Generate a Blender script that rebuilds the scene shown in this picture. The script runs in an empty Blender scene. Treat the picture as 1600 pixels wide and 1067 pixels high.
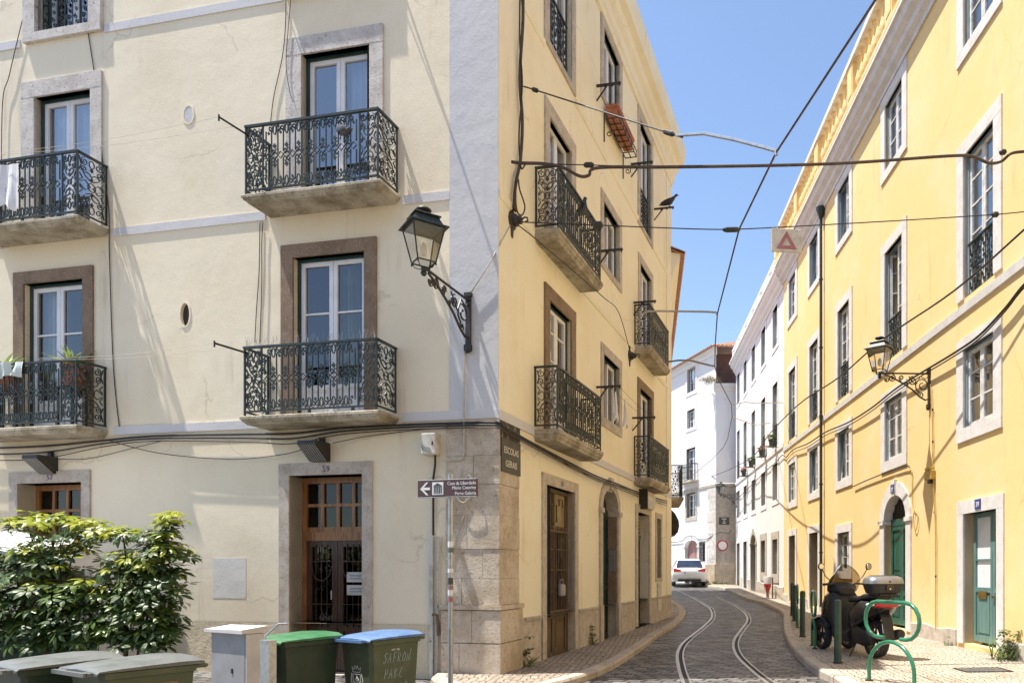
# Street corner in an old hillside quarter: cream corner house, yellow terrace, tram rails in a cobbled lane.
import bpy, math, random
from mathutils import Vector, Matrix
rnd = random.Random(11)
SC = bpy.context.scene
COL = SC.collection
PI = math.pi
# camera constants (photo 1600 px wide; principal point off centre like a shifted lens)
F, CX, HY, CZ = 1170., 1045., 890., 1.45
SUN = Vector((1.0, .09, -2.72))          # direction the sunlight travels

def gz(Y):                                  # the lane climbs gently away from the corner
    t = min(max(Y, 9.7), 60) - 9.7
    return .00058 * t * t if t < 34 else .67 + .02 * (t - 34)

# ------------------------------------------------------------------ facade frames
class Fac:
    """vertical plane: x along the wall to the right as seen from in front, y into the wall, z up"""
    def __init__(s, ox, oy, dx, dy):
        l = math.hypot(dx, dy)
        s.o = (ox, oy); s.d = (dx / l, dy / l); s.a = math.atan2(dy, dx); s.n = (s.d[1], -s.d[0])
    def pix(s, px, py, w=0.):
        k = (px - CX) / F
        ox = s.o[0] + w * s.n[0]; oy = s.o[1] + w * s.n[1]; dx, dy = s.d
        Y = (ox * dy - oy * dx) / (k * dy - dx)
        return (Y * k - ox) * dx + (Y - oy) * dy, CZ + (HY - py) / F * Y
    def W(s, u, w, z):
        return Vector((s.o[0] + u * s.d[0] + w * s.n[0], s.o[1] + u * s.d[1] + w * s.n[1], z))
    def at(s, px, py, w=0.):
        u, z = s.pix(px, py, w)
        return s.W(u, w, z)

def depth_at(px, py, Y):
    return Vector(((px - CX) / F * Y, Y, CZ + (HY - py) / F * Y))
def ground_at(px, py, h=0.):
    lo, hi = 2., 90.
    for _ in range(60):
        Y = (lo + hi) / 2
        if (CZ - gz(Y) - h) * F / Y > py - HY: lo = Y
        else: hi = Y
    return Vector(((px - CX) / F * Y, Y, gz(Y) + h))

D0 = 9.75
C0 = ((778 - CX) / F * D0, D0)
FA = Fac(C0[0], C0[1], (4550 + CX) / F, -1)     # cream facade, faces us
FB = Fac(C0[0], C0[1], (1290 - CX) / F, 1)      # its side along the lane
FR = Fac(5.69, 0, .0513, -1)                    # yellow terrace on the right (u negative going away)
FE = Fac(2.59, 41., .463, -1)                   # white end house, side facing the lane
FG = Fac(2.59, 41., 1, 0)                       # white end house, shaded end
FH = Fac(-.0, 20.72, -.03, 1)                   # next house on the left, mostly hidden

# ------------------------------------------------------------------ mesh builder
class MB:
    def __init__(s):
        s.v = []; s.f = []; s.m = []; s.k = 0
    def face(s, pts):
        n = len(s.v); s.v += [tuple(p) for p in pts]; s.f.append(tuple(range(n, n + len(pts)))); s.m.append(s.k)
    def box(s, x0, x1, y0, y1, z0, z1):
        n = len(s.v)
        s.v += [(x0,y0,z0),(x1,y0,z0),(x1,y1,z0),(x0,y1,z0),(x0,y0,z1),(x1,y0,z1),(x1,y1,z1),(x0,y1,z1)]
        for q in ((0,3,2,1),(4,5,6,7),(0,1,5,4),(1,2,6,5),(2,3,7,6),(3,0,4,7)):
            s.f.append(tuple(n + i for i in q)); s.m.append(s.k)
        return s
    def bbox(s, x0, x1, y0, y1, z0, z1, b=.01):
        """box with chamfered vertical and horizontal front edges (octagon loft along z)"""
        def ring(i, z):
            a, c, d, e = x0 + i, x1 - i, y0 + i, y1 - i
            return [(a+b,d,z),(c-b,d,z),(c,d+b,z),(c,e-b,z),(c-b,e,z),(a+b,e,z),(a,e-b,z),(a,d+b,z)]
        s.loft([ring(b, z0), ring(0, z0 + b), ring(0, z1 - b), ring(b, z1)])
        return s
    def frust(s, r0, r1, z0, z1):
        """r = (x0,x1,y0,y1) at z0 and z1"""
        f = lambda r, z: [(r[0],r[2],z),(r[1],r[2],z),(r[1],r[3],z),(r[0],r[3],z)]
        s.loft([f(r0, z0), f(r1, z1)]); return s
    def prism(s, poly, y0, y1):
        """poly of (x,z), counter-clockwise seen from -y, extruded along y"""
        n = len(s.v); N = len(poly)
        s.v += [(x, y0, z) for x, z in poly] + [(x, y1, z) for x, z in poly]
        s.f.append(tuple(range(n, n + N))); s.f.append(tuple(n + N + i for i in reversed(range(N)))); s.m += [s.k] * 2
        for i in range(N):
            j = (i + 1) % N
            s.f.append((n + j, n + i, n + N + i, n + N + j)); s.m.append(s.k)
        return s
    def plan(s, poly, z0, z1):
        """poly of (x,y) ccw from above, extruded along z"""
        s.loft([[(x, y, z0) for x, y in poly], [(x, y, z1) for x, y in poly]]); return s
    def loft(s, rings, caps=True, closed=True):
        n = len(s.v); N = len(rings[0])
        for r in rings: s.v += [tuple(p) for p in r]
        for i in range(len(rings) - 1):
            for j in range(N if closed else N - 1):
                k = (j + 1) % N
                s.f.append((n + i*N + j, n + i*N + k, n + (i+1)*N + k, n + (i+1)*N + j)); s.m.append(s.k)
        if caps and closed:
            s.f.append(tuple(n + j for j in reversed(range(N)))); s.f.append(tuple(n + (len(rings)-1)*N + j for j in range(N))); s.m += [s.k] * 2
        return s
    def tube(s, pts, r, n=6, closed=False):
        pts = [Vector(p) for p in pts]
        P = len(pts); up = Vector((0, 0, 1)); rings = []; prev = None
        for i, p in enumerate(pts):
            a = pts[(i - 1) % P] if (closed or i) else p
            b = pts[(i + 1) % P] if (closed or i < P - 1) else p
            t = (b - a)
            if t.length < 1e-9: t = up.copy()
            t.normalize()
            if prev is None:
                x = t.cross(up)
                if x.length < .05: x = t.cross(Vector((1, 0, 0)))
            else: x = prev - t * prev.dot(t)
            if x.length < 1e-6: x = t.cross(Vector((1, .3, 0)))
            x.normalize(); prev = x; y = t.cross(x)
            q = r[i] if isinstance(r, (list, tuple)) else r
            rings.append([p + (x * math.cos(2*PI*(j+.5)/n) + y * math.sin(2*PI*(j+.5)/n)) * q for j in range(n)])
        if closed: rings.append(rings[0])
        s.loft(rings, caps=not closed); return s
    def strip(s, pts, t, y0, y1, closed=False):
        """flat bar of width t following (x,z) points, from y0 to y1 (wrought iron)"""
        P = len(pts); rings = []
        for i in range(P):
            a = pts[(i-1) % P] if (closed or i) else pts[i]
            b = pts[(i+1) % P] if (closed or i < P-1) else pts[i]
            dx, dz = b[0]-a[0], b[1]-a[1]; l = math.hypot(dx, dz) or 1.
            nx, nz = -dz/l*t/2, dx/l*t/2; x, z = pts[i]
            rings.append([(x+nx,y0,z+nz),(x-nx,y0,z-nz),(x-nx,y1,z-nz),(x+nx,y1,z+nz)])
        if closed: rings.append(rings[0])
        s.loft(rings, caps=not closed); return s
    def lathe(s, prof, n=14, cx=0., cy=0.):
        s.loft([[(cx + max(r,1e-4)*math.cos(2*PI*j/n), cy + max(r,1e-4)*math.sin(2*PI*j/n), z) for j in range(n)] for r, z in prof]); return s
    def ring(s, cx, z0, z1, r, n, y):  # helper disc along y
        s.loft([[(cx + r*math.cos(2*PI*j/n), yy, (z0+z1)/2 + r*math.sin(2*PI*j/n)) for j in range(n)] for yy in y]); return s
    def blob(s, st, n=12, p=2.4):
        """stations (x, y, z, half width, half height): superellipse sections across x"""
        rings = []
        for x, y, z, a, b in st:
            R = []
            for j in range(n):
                t = 2*PI*(j+.5)/n; c, q = math.cos(t), math.sin(t)
                R.append((x, y + a*math.copysign(abs(c)**(2/p), c), z + b*math.copysign(abs(q)**(2/p), q)))
            rings.append(R)
        s.loft(rings); return s
    def xf(s, M, i0=0):
        s.v[i0:] = [tuple(M @ Vector(v)) for v in s.v[i0:]]; return s
    def obj(s, name, mats, parent=None, loc=(0,0,0), rz=0., smooth=False):
        me = bpy.data.meshes.new(name); me.from_pydata(s.v, [], s.f)
        mats = mats if isinstance(mats, (list, tuple)) else [mats]
        for m in mats: me.materials.append(m)
        if len(mats) > 1: me.polygons.foreach_set('material_index', s.m)
        if smooth:
            me.polygons.foreach_set('use_smooth', [True] * len(s.f))
            if smooth != 2: me.set_sharp_from_angle(angle=.7)
        me.update()
        o = bpy.data.objects.new(name, me); COL.objects.link(o)
        if parent: o.parent = parent
        o.location = loc; o.rotation_euler = (0, 0, rz)
        return o

def tag(o, label, cat, group=None):
    o['label'] = label; o['category'] = cat
    if group: o['group'] = group
    return o
def thing(name, label, cat, loc=(0,0,0), rz=0., group=None):
    o = bpy.data.objects.new(name, None); COL.objects.link(o)
    o.location = loc; o.rotation_euler = (0, 0, rz); o.empty_display_size = .2
    return tag(o, label, cat, group)
def struct(o):
    o['kind'] = 'structure'; return o
def copy_tree(o, parent=None, label=None):
    c = o.copy(); COL.objects.link(c); c.parent = parent
    if label: c['label'] = label
    for ch in list(o.children): copy_tree(ch, c)
    return c
def onfac(fac, root):
    """parent-local placement of a facade-local mesh"""
    return dict(parent=root, loc=fac.W(0,0,0) - root.location, rz=fac.a)
def smooth(pts, n=6):
    """Catmull-Rom through points"""
    pts = [Vector(p) for p in pts]; out = []
    for i in range(len(pts) - 1):
        p0 = pts[max(i-1,0)]; p1 = pts[i]; p2 = pts[i+1]; p3 = pts[min(i+2,len(pts)-1)]
        for k in range(n):
            t = k / n
            out.append(.5*((2*p1) + (p2-p0)*t + (2*p0-5*p1+4*p2-p3)*t*t + (3*p1-p0-3*p2+p3)*t*t*t))
    out.append(pts[-1]); return out

# ------------------------------------------------------------------ materials
def _new(name):
    m = bpy.data.materials.new(name); m.use_nodes = True
    nt = m.node_tree; b = nt.nodes['Principled BSDF']
    return m, nt, b
def _n(nt, typ, **kw):
    n = nt.nodes.new(typ)
    for k, v in kw.items():
        if hasattr(n, k) and k not in n.inputs: setattr(n, k, v)
        else: n.inputs[k].default_value = v
    return n
def c4(c): return (c[0], c[1], c[2], 1)
def _noise(nt, co, scale, stretch=(1,1,1), detail=5, rough=.6):
    mp = _n(nt, 'ShaderNodeMapping'); mp.inputs['Scale'].default_value = stretch
    nt.links.new(co, mp.inputs[0])
    n = _n(nt, 'ShaderNodeTexNoise', Scale=scale, Detail=detail, Roughness=rough)
    nt.links.new(mp.outputs[0], n.inputs['Vector']); return n.outputs[0]
def _ramp(nt, fac, lo, hi):
    r = _n(nt, 'ShaderNodeMapRange'); r.inputs[1].default_value = lo; r.inputs[2].default_value = hi
    r.interpolation_type = 'SMOOTHSTEP'
    nt.links.new(fac, r.inputs[0]); return r.outputs[0]
def _mix(nt, fac, a, b, mode='MIX'):
    m = _n(nt, 'ShaderNodeMix', data_type='RGBA', blend_type=mode)
    for s, x in ((m.inputs[6], a), (m.inputs[7], b)):
        if isinstance(x, (tuple, list)): s.default_value = c4(x)
        else: nt.links.new(x, s)
    if isinstance(fac, float): m.inputs[0].default_value = fac
    else: nt.links.new(fac, m.inputs[0])
    return m.outputs[2]
def _mul(nt, a, k):
    m = _n(nt, 'ShaderNodeMath', operation='MULTIPLY'); nt.links.new(a, m.inputs[0]); m.inputs[1].default_value = k
    return m.outputs[0]
def _bump(nt, b, h, dist, strength=1.):
    n = _n(nt, 'ShaderNodeBump', Strength=strength, Distance=dist)
    nt.links.new(h, n.inputs['Height']); nt.links.new(n.outputs[0], b.inputs['Normal'])
def M(name, c, c2=None, sc=6., rough=.7, bump=0., bsc=80., metal=0., stretch=(1,1,1), lo=.42, hi=.66, spec=.5, coat=0.):
    m, nt, b = _new(name)
    co = _n(nt, 'ShaderNodeTexCoord').outputs['Object']
    b.inputs['Base Color'].default_value = c4(c); b.inputs['Roughness'].default_value = rough
    b.inputs['Metallic'].default_value = metal; b.inputs['Specular IOR Level'].default_value = spec
    b.inputs['Coat Weight'].default_value = coat
    if c2 is None: c2 = tuple(x * .78 for x in c)
    f = _ramp(nt, _noise(nt, co, sc, stretch), lo, hi)
    nt.links.new(_mix(nt, f, c, c2), b.inputs['Base Color'])
    if bump: _bump(nt, b, _noise(nt, co, bsc, (1,1,1), 4), bump)
    return m
def plaster(name, c, stain, dirt, streak=.5, rough=.85, bump=.006, amount=.55, fine=.0025):
    """lime plaster: soft blotches, rain streaks with a shape of their own, trowel unevenness"""
    m, nt, b = _new(name); b.inputs['Roughness'].default_value = rough; b.inputs['Specular IOR Level'].default_value = .25
    co = _n(nt, 'ShaderNodeTexCoord').outputs['Object']
    big = _mul(nt, _ramp(nt, _noise(nt, co, .7, (1,1,1), 6, .62), .42, .7), amount)
    col = _mix(nt, big, c, stain)
    st = _noise(nt, co, 1.5, (2.6,2.6,.22), 5, .65); md = _noise(nt, co, .55, (1,1,1), 3)
    pr = _n(nt, 'ShaderNodeMath', operation='MULTIPLY')
    nt.links.new(_ramp(nt, st, .52, .78), pr.inputs[0]); nt.links.new(_ramp(nt, md, .45, .7), pr.inputs[1])
    col = _mix(nt, _mul(nt, pr.outputs[0], streak), col, dirt)
    wn = _n(nt, 'ShaderNodeTexNoise', Scale=2.2, Detail=4.); nt.links.new(co, wn.inputs['Vector'])
    wa = _n(nt, 'ShaderNodeVectorMath', operation='MULTIPLY_ADD'); nt.links.new(wn.outputs[1], wa.inputs[0]); wa.inputs[1].default_value = (.55,.55,.55); nt.links.new(co, wa.inputs[2])
    vc = _n(nt, 'ShaderNodeTexVoronoi', feature='DISTANCE_TO_EDGE', Scale=.55); nt.links.new(wa.outputs[0], vc.inputs['Vector'])
    cr = _n(nt, 'ShaderNodeMath', operation='MULTIPLY'); nt.links.new(_ramp(nt, vc.outputs[0], .010, .002), cr.inputs[0]); nt.links.new(_ramp(nt, _noise(nt, co, .8, (1,1,1), 3), .50, .62), cr.inputs[1])
    col = _mix(nt, _mul(nt, cr.outputs[0], .36), col, dirt)
    sp = _ramp(nt, _noise(nt, co, 9., (1,1,1), 8, .75), .66, .76)
    col = _mix(nt, _mul(nt, sp, .35), col, dirt)
    col = _mix(nt, _mul(nt, _ramp(nt, _noise(nt, co, 38., (1,1,1), 3), .4, .75), .10), col, dirt)
    nt.links.new(col, b.inputs['Base Color'])
    h = _n(nt, 'ShaderNodeMath', operation='MULTIPLY_ADD')
    nt.links.new(_noise(nt, co, 2.6, (1,1,1), 3), h.inputs[0]); h.inputs[1].default_value = bump / fine
    nt.links.new(_noise(nt, co, 45., (1,1,1), 5, .6), h.inputs[2])
    _bump(nt, b, h.outputs[0], fine)
    return m
def stone(name, c, c2, pit, sc=5., bump=.006, rough=.85):
    m, nt, b = _new(name); b.inputs['Roughness'].default_value = rough; b.inputs['Specular IOR Level'].default_value = .3
    co = _n(nt, 'ShaderNodeTexCoord').outputs['Object']
    col = _mix(nt, _ramp(nt, _noise(nt, co, sc, (1,1,1), 7, .7), .38, .66), c, c2)
    pits = _ramp(nt, _noise(nt, co, 26., (1,1,1), 7, .75), .54, .68)
    col = _mix(nt, _mul(nt, pits, .8), col, pit)
    nt.links.new(col, b.inputs['Base Color'])
    _bump(nt, b, _noise(nt, co, 34., (1,1,1), 6, .72), bump)
    return m
def glass(name, tint, refl=.16, rough=.012, ior=1.5):
    """window pane: see-through film plus mirror reflection rising at grazing angles"""
    m, nt, b = _new(name); nt.nodes.remove(b)
    out = nt.nodes['Material Output']
    tr = _n(nt, 'ShaderNodeBsdfTransparent'); tr.inputs[0].default_value = c4(tint)
    gl = _n(nt, 'ShaderNodeBsdfGlossy', Roughness=rough); gl.inputs[0].default_value = (.95,.97,1,1)
    fr = _n(nt, 'ShaderNodeFresnel', IOR=ior)
    ad = _n(nt, 'ShaderNodeMath', operation='ADD', use_clamp=True); nt.links.new(fr.outputs[0], ad.inputs[0]); ad.inputs[1].default_value = refl
    mx = _n(nt, 'ShaderNodeMixShader')
    co = _n(nt, 'ShaderNodeTexCoord').outputs['Object']
    bp = _n(nt, 'ShaderNodeBump', Strength=1., Distance=.0012)
    nt.links.new(_noise(nt, co, 2.2, (1,1,1), 2), bp.inputs['Height']); nt.links.new(bp.outputs[0], gl.inputs['Normal'])
    nt.links.new(ad.outputs[0], mx.inputs[0]); nt.links.new(tr.outputs[0], mx.inputs[1]); nt.links.new(gl.outputs[0], mx.inputs[2])
    nt.links.new(mx.outputs[0], out.inputs[0]); return m
def leafmat(name, c, c2, trans=.35, rough=.38):
    m, nt, b = _new(name)
    co = _n(nt, 'ShaderNodeTexCoord').outputs['Object']
    col = _mix(nt, _ramp(nt, _noise(nt, co, 5., (1,1,1), 3), .35, .68), c, c2)
    nt.links.new(col, b.inputs['Base Color']); b.inputs['Roughness'].default_value = rough
    t = _n(nt, 'ShaderNodeBsdfTranslucent'); nt.links.new(col, t.inputs[0])
    mx = _n(nt, 'ShaderNodeMixShader'); mx.inputs[0].default_value = trans
    nt.links.new(b.outputs[0], mx.inputs[1]); nt.links.new(t.outputs[0], mx.inputs[2])
    nt.links.new(mx.outputs[0], nt.nodes['Material Output'].inputs[0]); return m
def cobble(name, c1, c2, joint, sx, sy, warp=.25, bump=.02, dust=(.30,.22,.14), dustamt=.35, rough=.6, rot=0.):
    """hand-laid setts: warped brick courses, every stone its own tone, sandy joints"""
    m, nt, b = _new(name); b.inputs['Roughness'].default_value = rough; b.inputs['Specular IOR Level'].default_value = .35
    co = _n(nt, 'ShaderNodeTexCoord').outputs['Object']
    nz = _n(nt, 'ShaderNodeTexNoise', Scale=1.4, Detail=3.); nt.links.new(co, nz.inputs['Vector'])
    ad = _n(nt, 'ShaderNodeVectorMath', operation='SCALE'); nt.links.new(nz.outputs[1], ad.inputs[0]); ad.inputs['Scale'].default_value = warp
    sm = _n(nt, 'ShaderNodeVectorMath', operation='ADD'); nt.links.new(co, sm.inputs[0]); nt.links.new(ad.outputs[0], sm.inputs[1])
    mp = _n(nt, 'ShaderNodeMapping'); mp.inputs['Rotation'].default_value = (0, 0, rot); mp.inputs['Scale'].default_value = (1/sx, 1/sy, 1)
    nt.links.new(sm.outputs[0], mp.inputs[0])
    br = _n(nt, 'ShaderNodeTexBrick', offset=.5, Scale=1.)
    br.inputs['Mortar Size'].default_value = .09; br.inputs['Mortar Smooth'].default_value = .55
    br.inputs['Brick Width'].default_value = 1.; br.inputs['Row Height'].default_value = 1.
    br.inputs['Color1'].default_value = c4(c1); br.inputs['Color2'].default_value = c4(c2); br.inputs['Mortar'].default_value = c4(joint)
    nt.links.new(mp.outputs[0], br.inputs['Vector'])
    col = _mix(nt, _mul(nt, _ramp(nt, _noise(nt, co, .55, (1,1,1), 6, .65), .46, .72), dustamt), br.outputs[0], dust)
    col = _mix(nt, _mul(nt, _ramp(nt, _noise(nt, co, 1.1, (1,1,1), 7, .7), .54, .66), .5), col, tuple(min(1., x*1.7) for x in c2))  # pale noise patches: worn sett tops and sun flecks put into the colour
    col = _mix(nt, _mul(nt, _ramp(nt, _noise(nt, co, 30., (1,1,1), 4), .4, .7), .35), col, joint)
    nt.links.new(col, b.inputs['Base Color'])
    inv = _n(nt, 'ShaderNodeMath', operation='SUBTRACT'); inv.inputs[0].default_value = 1.; nt.links.new(br.outputs[1], inv.inputs[1])
    h = _n(nt, 'ShaderNodeMath', operation='MULTIPLY_ADD'); nt.links.new(_noise(nt, co, 9., (1,1,1), 5), h.inputs[0]); h.inputs[1].default_value = .8
    nt.links.new(inv.outputs[0], h.inputs[2])
    _bump(nt, b, h.outputs[0], bump)
    return m
def mosaic(name, c1, c2, joint, sc, bump=.008):
    """small limestone cubes of the pavement: irregular cells"""
    m, nt, b = _new(name); b.inputs['Roughness'].default_value = .6; b.inputs['Specular IOR Level'].default_value = .35
    co = _n(nt, 'ShaderNodeTexCoord').outputs['Object']
    v = _n(nt, 'ShaderNodeTexVoronoi', feature='F1', Scale=sc, Randomness=.55); nt.links.new(co, v.inputs['Vector'])
    e = _n(nt, 'ShaderNodeTexVoronoi', feature='DISTANCE_TO_EDGE', Scale=sc, Randomness=.55); nt.links.new(co, e.inputs['Vector'])
    sp = _n(nt, 'ShaderNodeSeparateColor'); nt.links.new(v.outputs['Color'], sp.inputs[0])
    col = _mix(nt, sp.outputs[0], c1, c2)
    ed = _ramp(nt, e.outputs[0], .02, .12)
    col = _mix(nt, ed, joint, col)
    col = _mix(nt, _mul(nt, _ramp(nt, _noise(nt, co, .8, (1,1,1), 6), .48, .72), .4), col, joint)
    nt.links.new(col, b.inputs['Base Color'])
    _bump(nt, b, ed, bump)
    return m

m_cream   = plaster('cream_plaster', (.86,.77,.592), (.77,.67,.487), (.45,.37,.26), streak=.85, amount=.8, bump=.006)
m_rough   = plaster('rough_patched_plaster', (.66,.58,.43), (.54,.44,.30), (.36,.28,.18), bump=.03, fine=.008, streak=.4)
m_greyblue= plaster('pale_blue_grey_plaster', (.60,.60,.61), (.54,.55,.58), (.42,.43,.45), bump=.010)
m_ochre   = plaster('warm_ochre_plaster', (.90,.835,.635), (.83,.73,.50), (.50,.36,.19), streak=.7, amount=.75)
m_ochre2  = plaster('pale_ochre_plaster', (.88,.83,.66), (.80,.72,.52), (.46,.34,.20), streak=.85, amount=.8)
m_yellow  = plaster('sunny_yellow_plaster', (.84,.60,.275), (.81,.635,.36), (.52,.36,.18), streak=.9, amount=.9)
m_white   = plaster('white_plaster', (.80,.78,.78), (.74,.71,.70), (.52,.48,.42), streak=.4)
m_pinkwht = plaster('faintly_pink_white_plaster', (.80,.75,.745), (.75,.70,.69), (.55,.47,.42), streak=.3)
m_band    = plaster('pale_painted_band', (.64,.63,.64), (.58,.57,.58), (.40,.38,.35), streak=.6)
m_lime    = stone('grey_limestone', (.56,.50,.43), (.42,.365,.30), (.16,.13,.10))
m_limew   = stone('weathered_white_limestone', (.66,.62,.58), (.50,.46,.42), (.12,.095,.075), sc=3.5, bump=.012)
m_brown   = stone('brown_painted_stone', (.27,.195,.135), (.20,.14,.095), (.42,.36,.29), sc=3.)
m_quoin   = stone('stained_corner_stone', (.64,.56,.46), (.46,.37,.26), (.17,.125,.08), sc=2.0, bump=.02)
m_slab    = stone('mossy_balcony_stone', (.52,.47,.38), (.25,.21,.14), (.05,.045,.035), sc=2.6, bump=.016)
m_wtrim   = stone('clean_white_stone', (.72,.69,.66), (.62,.59,.56), (.40,.37,.33), sc=4., bump=.003)
m_iron    = M('dark_green_iron', (.017,.026,.024), (.035,.045,.038), sc=14., rough=.42, bump=.001)
m_irond   = M('black_iron', (.02,.019,.017), (.045,.035,.026), sc=14., rough=.5, bump=.001)
m_pvc     = M('white_window_paint', (.80,.80,.81), (.72,.72,.73), sc=3., rough=.4)
m_oldpaint= M('old_white_window_paint', (.72,.71,.68), (.52,.50,.46), sc=9., rough=.6, bump=.001)
m_dkgreen = M('dark_green_paint', (.012,.035,.032), (.02,.05,.045), sc=4., rough=.35)
m_door    = M('bottle_green_door_paint', (.018,.085,.062), (.03,.12,.09), sc=3., rough=.35, stretch=(2,2,.4))
m_teal    = M('faded_teal_door_paint', (.10,.20,.19), (.15,.26,.24), sc=4., rough=.45, stretch=(2,2,.4))
m_blueframe=M('blue_grey_paint', (.16,.24,.30), (.22,.30,.35), sc=4., rough=.5)
m_wood    = M('varnished_brown_wood', (.34,.155,.05), (.17,.07,.024), sc=7., rough=.4, stretch=(6,6,.5), bump=.001)
m_wooddk  = M('dark_stained_wood', (.085,.040,.022), (.035,.017,.011), sc=7., rough=.35, stretch=(6,6,.5), bump=.001)
m_woodold = M('weathered_brown_wood', (.15,.10,.055), (.075,.05,.03), sc=7., rough=.65, stretch=(6,6,.5), bump=.002)
m_glass   = glass('window_glass', (.86,.90,.90), .22)
m_glassq  = glass('quiet_window_glass', (.80,.84,.84), .07)
m_glassd  = glass('dark_window_glass', (.42,.42,.42), .0)
m_lampgl  = glass('lantern_glass', (.95,.94,.91), .03, .08)
m_curtain = M('white_curtain', (.74,.75,.76), (.62,.64,.66), sc=3., rough=.9)
m_curty   = M('yellow_green_curtain', (.42,.42,.22), (.34,.34,.16), sc=3., rough=.9)
m_dark    = M('dark_interior', (.05,.045,.04), rough=.9)  # near-black colour carries the darkness of unlit rooms and openings
m_tile    = M('terracotta_roof_tile', (.42,.19,.105), (.55,.34,.22), sc=9., rough=.8, bump=.004)
m_terra   = M('terracotta_pot', (.46,.18,.095), (.36,.13,.07), sc=8., rough=.8)
m_cable   = M('black_cable_rubber', (.018,.017,.016), (.035,.03,.028), sc=10., rough=.55)
m_cablebr = M('weathered_brown_cable', (.085,.06,.045), (.05,.035,.028), sc=10., rough=.6)
m_cablelt = M('pale_painted_cable', (.52,.48,.40), (.42,.38,.31), sc=10., rough=.6)
m_galv    = M('galvanised_steel', (.46,.48,.50), (.36,.38,.40), sc=20., rough=.38, metal=.8)
m_rail    = M('polished_rail_steel', (.52,.49,.45), (.36,.33,.29), sc=16., rough=.33, metal=.85)
m_groove  = M('rail_groove', (.03,.026,.022), rough=.8)
m_slate   = M('dark_slate_panel', (.060,.063,.058), (.085,.085,.075), sc=7., rough=.6, bump=.001)
m_plaqold = M('flaking_black_panel', (.05,.045,.04), (.30,.26,.19), sc=16., rough=.8, lo=.55, hi=.62)
m_letter  = M('cream_lettering', (.72,.68,.55), (.62,.58,.46), sc=8., rough=.6)
m_brownsg = M('brown_sign_film', (.085,.036,.036), (.095,.042,.042), sc=3., rough=.35)
m_whitesg = M('white_sign_film', (.80,.80,.78), (.72,.72,.70), sc=3., rough=.4)
m_redsg   = M('red_sign_film', (.50,.035,.035), (.42,.03,.03), sc=3., rough=.4)
m_redfade = M('faded_red_film', (.36,.13,.14), (.42,.19,.19), sc=5., rough=.5)
m_bluesg  = M('blue_enamel', (.03,.06,.22), (.04,.07,.25), sc=3., rough=.3)
m_boxwht  = M('dirty_white_plastic', (.62,.59,.52), (.45,.42,.36), sc=7., rough=.5)
m_grey    = M('grey_painted_metal', (.30,.30,.31), (.25,.25,.26), sc=4., rough=.5)
m_greyl   = M('light_grey_painted_metal', (.60,.58,.57), (.52,.50,.49), sc=4., rough=.5)
m_bingr   = M('dark_green_bin_plastic', (.022,.042,.024), (.04,.055,.03), sc=6., rough=.45, bump=.0006, bsc=200)
m_binol   = M('olive_green_bin_plastic', (.075,.095,.05), (.10,.115,.065), sc=5., rough=.5, bump=.0006, bsc=200)
m_lidgr   = M('green_lid_plastic', (.035,.155,.06), (.07,.21,.10), sc=7., rough=.45)
m_lidbl   = M('blue_lid_plastic', (.085,.17,.34), (.13,.22,.38), sc=7., rough=.45)
m_lidgy   = M('grey_green_lid_plastic', (.155,.165,.16), (.10,.112,.104), sc=6., rough=.45)
m_marker  = M('pale_blue_marker', (.48,.62,.70), rough=.7)
m_cloth   = M('white_cotton', (.80,.79,.79), (.70,.69,.70), sc=5., rough=.95)
m_clothb  = M('pale_green_cotton', (.62,.70,.68), (.52,.60,.58), sc=5., rough=.95)
m_pgreen  = M('glossy_green_tube_paint', (.022,.165,.085), (.03,.20,.105), sc=5., rough=.25, coat=.3)
m_bollard = M('dark_green_bollard_paint', (.022,.055,.036), (.035,.075,.05), sc=8., rough=.35)
m_scoot   = M('satin_black_bodywork', (.009,.009,.010), (.013,.013,.014), sc=4., rough=.24, coat=.4)
m_scoot2  = M('charcoal_plastic', (.020,.020,.021), (.014,.014,.015), sc=8., rough=.55)
m_silver  = M('silver_grey_paint', (.30,.30,.31), (.26,.26,.27), sc=4., rough=.3, metal=.6, coat=.3)
m_gunmet  = M('gunmetal_paint', (.085,.08,.08), (.065,.065,.065), sc=4., rough=.28, metal=.6)
m_tyre    = M('tyre_rubber', (.018,.018,.018), (.03,.03,.03), sc=20., rough=.75, bump=.002, bsc=60)
m_seat    = M('black_vinyl', (.012,.012,.012), (.018,.018,.018), sc=12., rough=.5)
m_taill   = M('red_lamp_lens', (.42,.012,.015), (.36,.01,.012), sc=3., rough=.15, coat=.5)
m_screen  = glass('smoked_screen', (.66,.62,.56), .0, .05, 1.12)
m_chrome  = M('chrome', (.75,.75,.75), (.65,.65,.65), sc=3., rough=.12, metal=1.)
m_carwht  = M('white_car_paint', (.78,.79,.80), (.74,.75,.76), sc=1., rough=.22, coat=.6)
m_cargls  = M('tinted_car_glass', (.02,.03,.055), (.03,.045,.08), sc=2., rough=.05, spec=.9)
m_bark    = M('brown_bark', (.13,.085,.05), (.075,.05,.032), sc=12., rough=.85, bump=.006, stretch=(3,3,.6))
m_leafd   = leafmat('dark_glossy_leaf', (.040,.080,.020), (.075,.125,.028), .26, .42)
m_leafl   = leafmat('young_yellow_green_leaf', (.33,.42,.035), (.54,.53,.06), .5, .35)
m_leafv   = leafmat('variegated_leaf', (.085,.15,.03), (.16,.22,.045), .35, .32)
m_agave   = leafmat('pale_agave_leaf', (.22,.34,.12), (.42,.46,.20), .25, .5)
m_dry     = leafmat('dry_straw_leaf', (.34,.30,.21), (.24,.23,.13), .3, .8)
m_weed    = leafmat('weed_leaf', (.10,.16,.05), (.16,.20,.07), .35, .6)
m_bird    = M('dark_bird_feather', (.022,.023,.027), (.05,.05,.055), sc=12., rough=.55)
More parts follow.
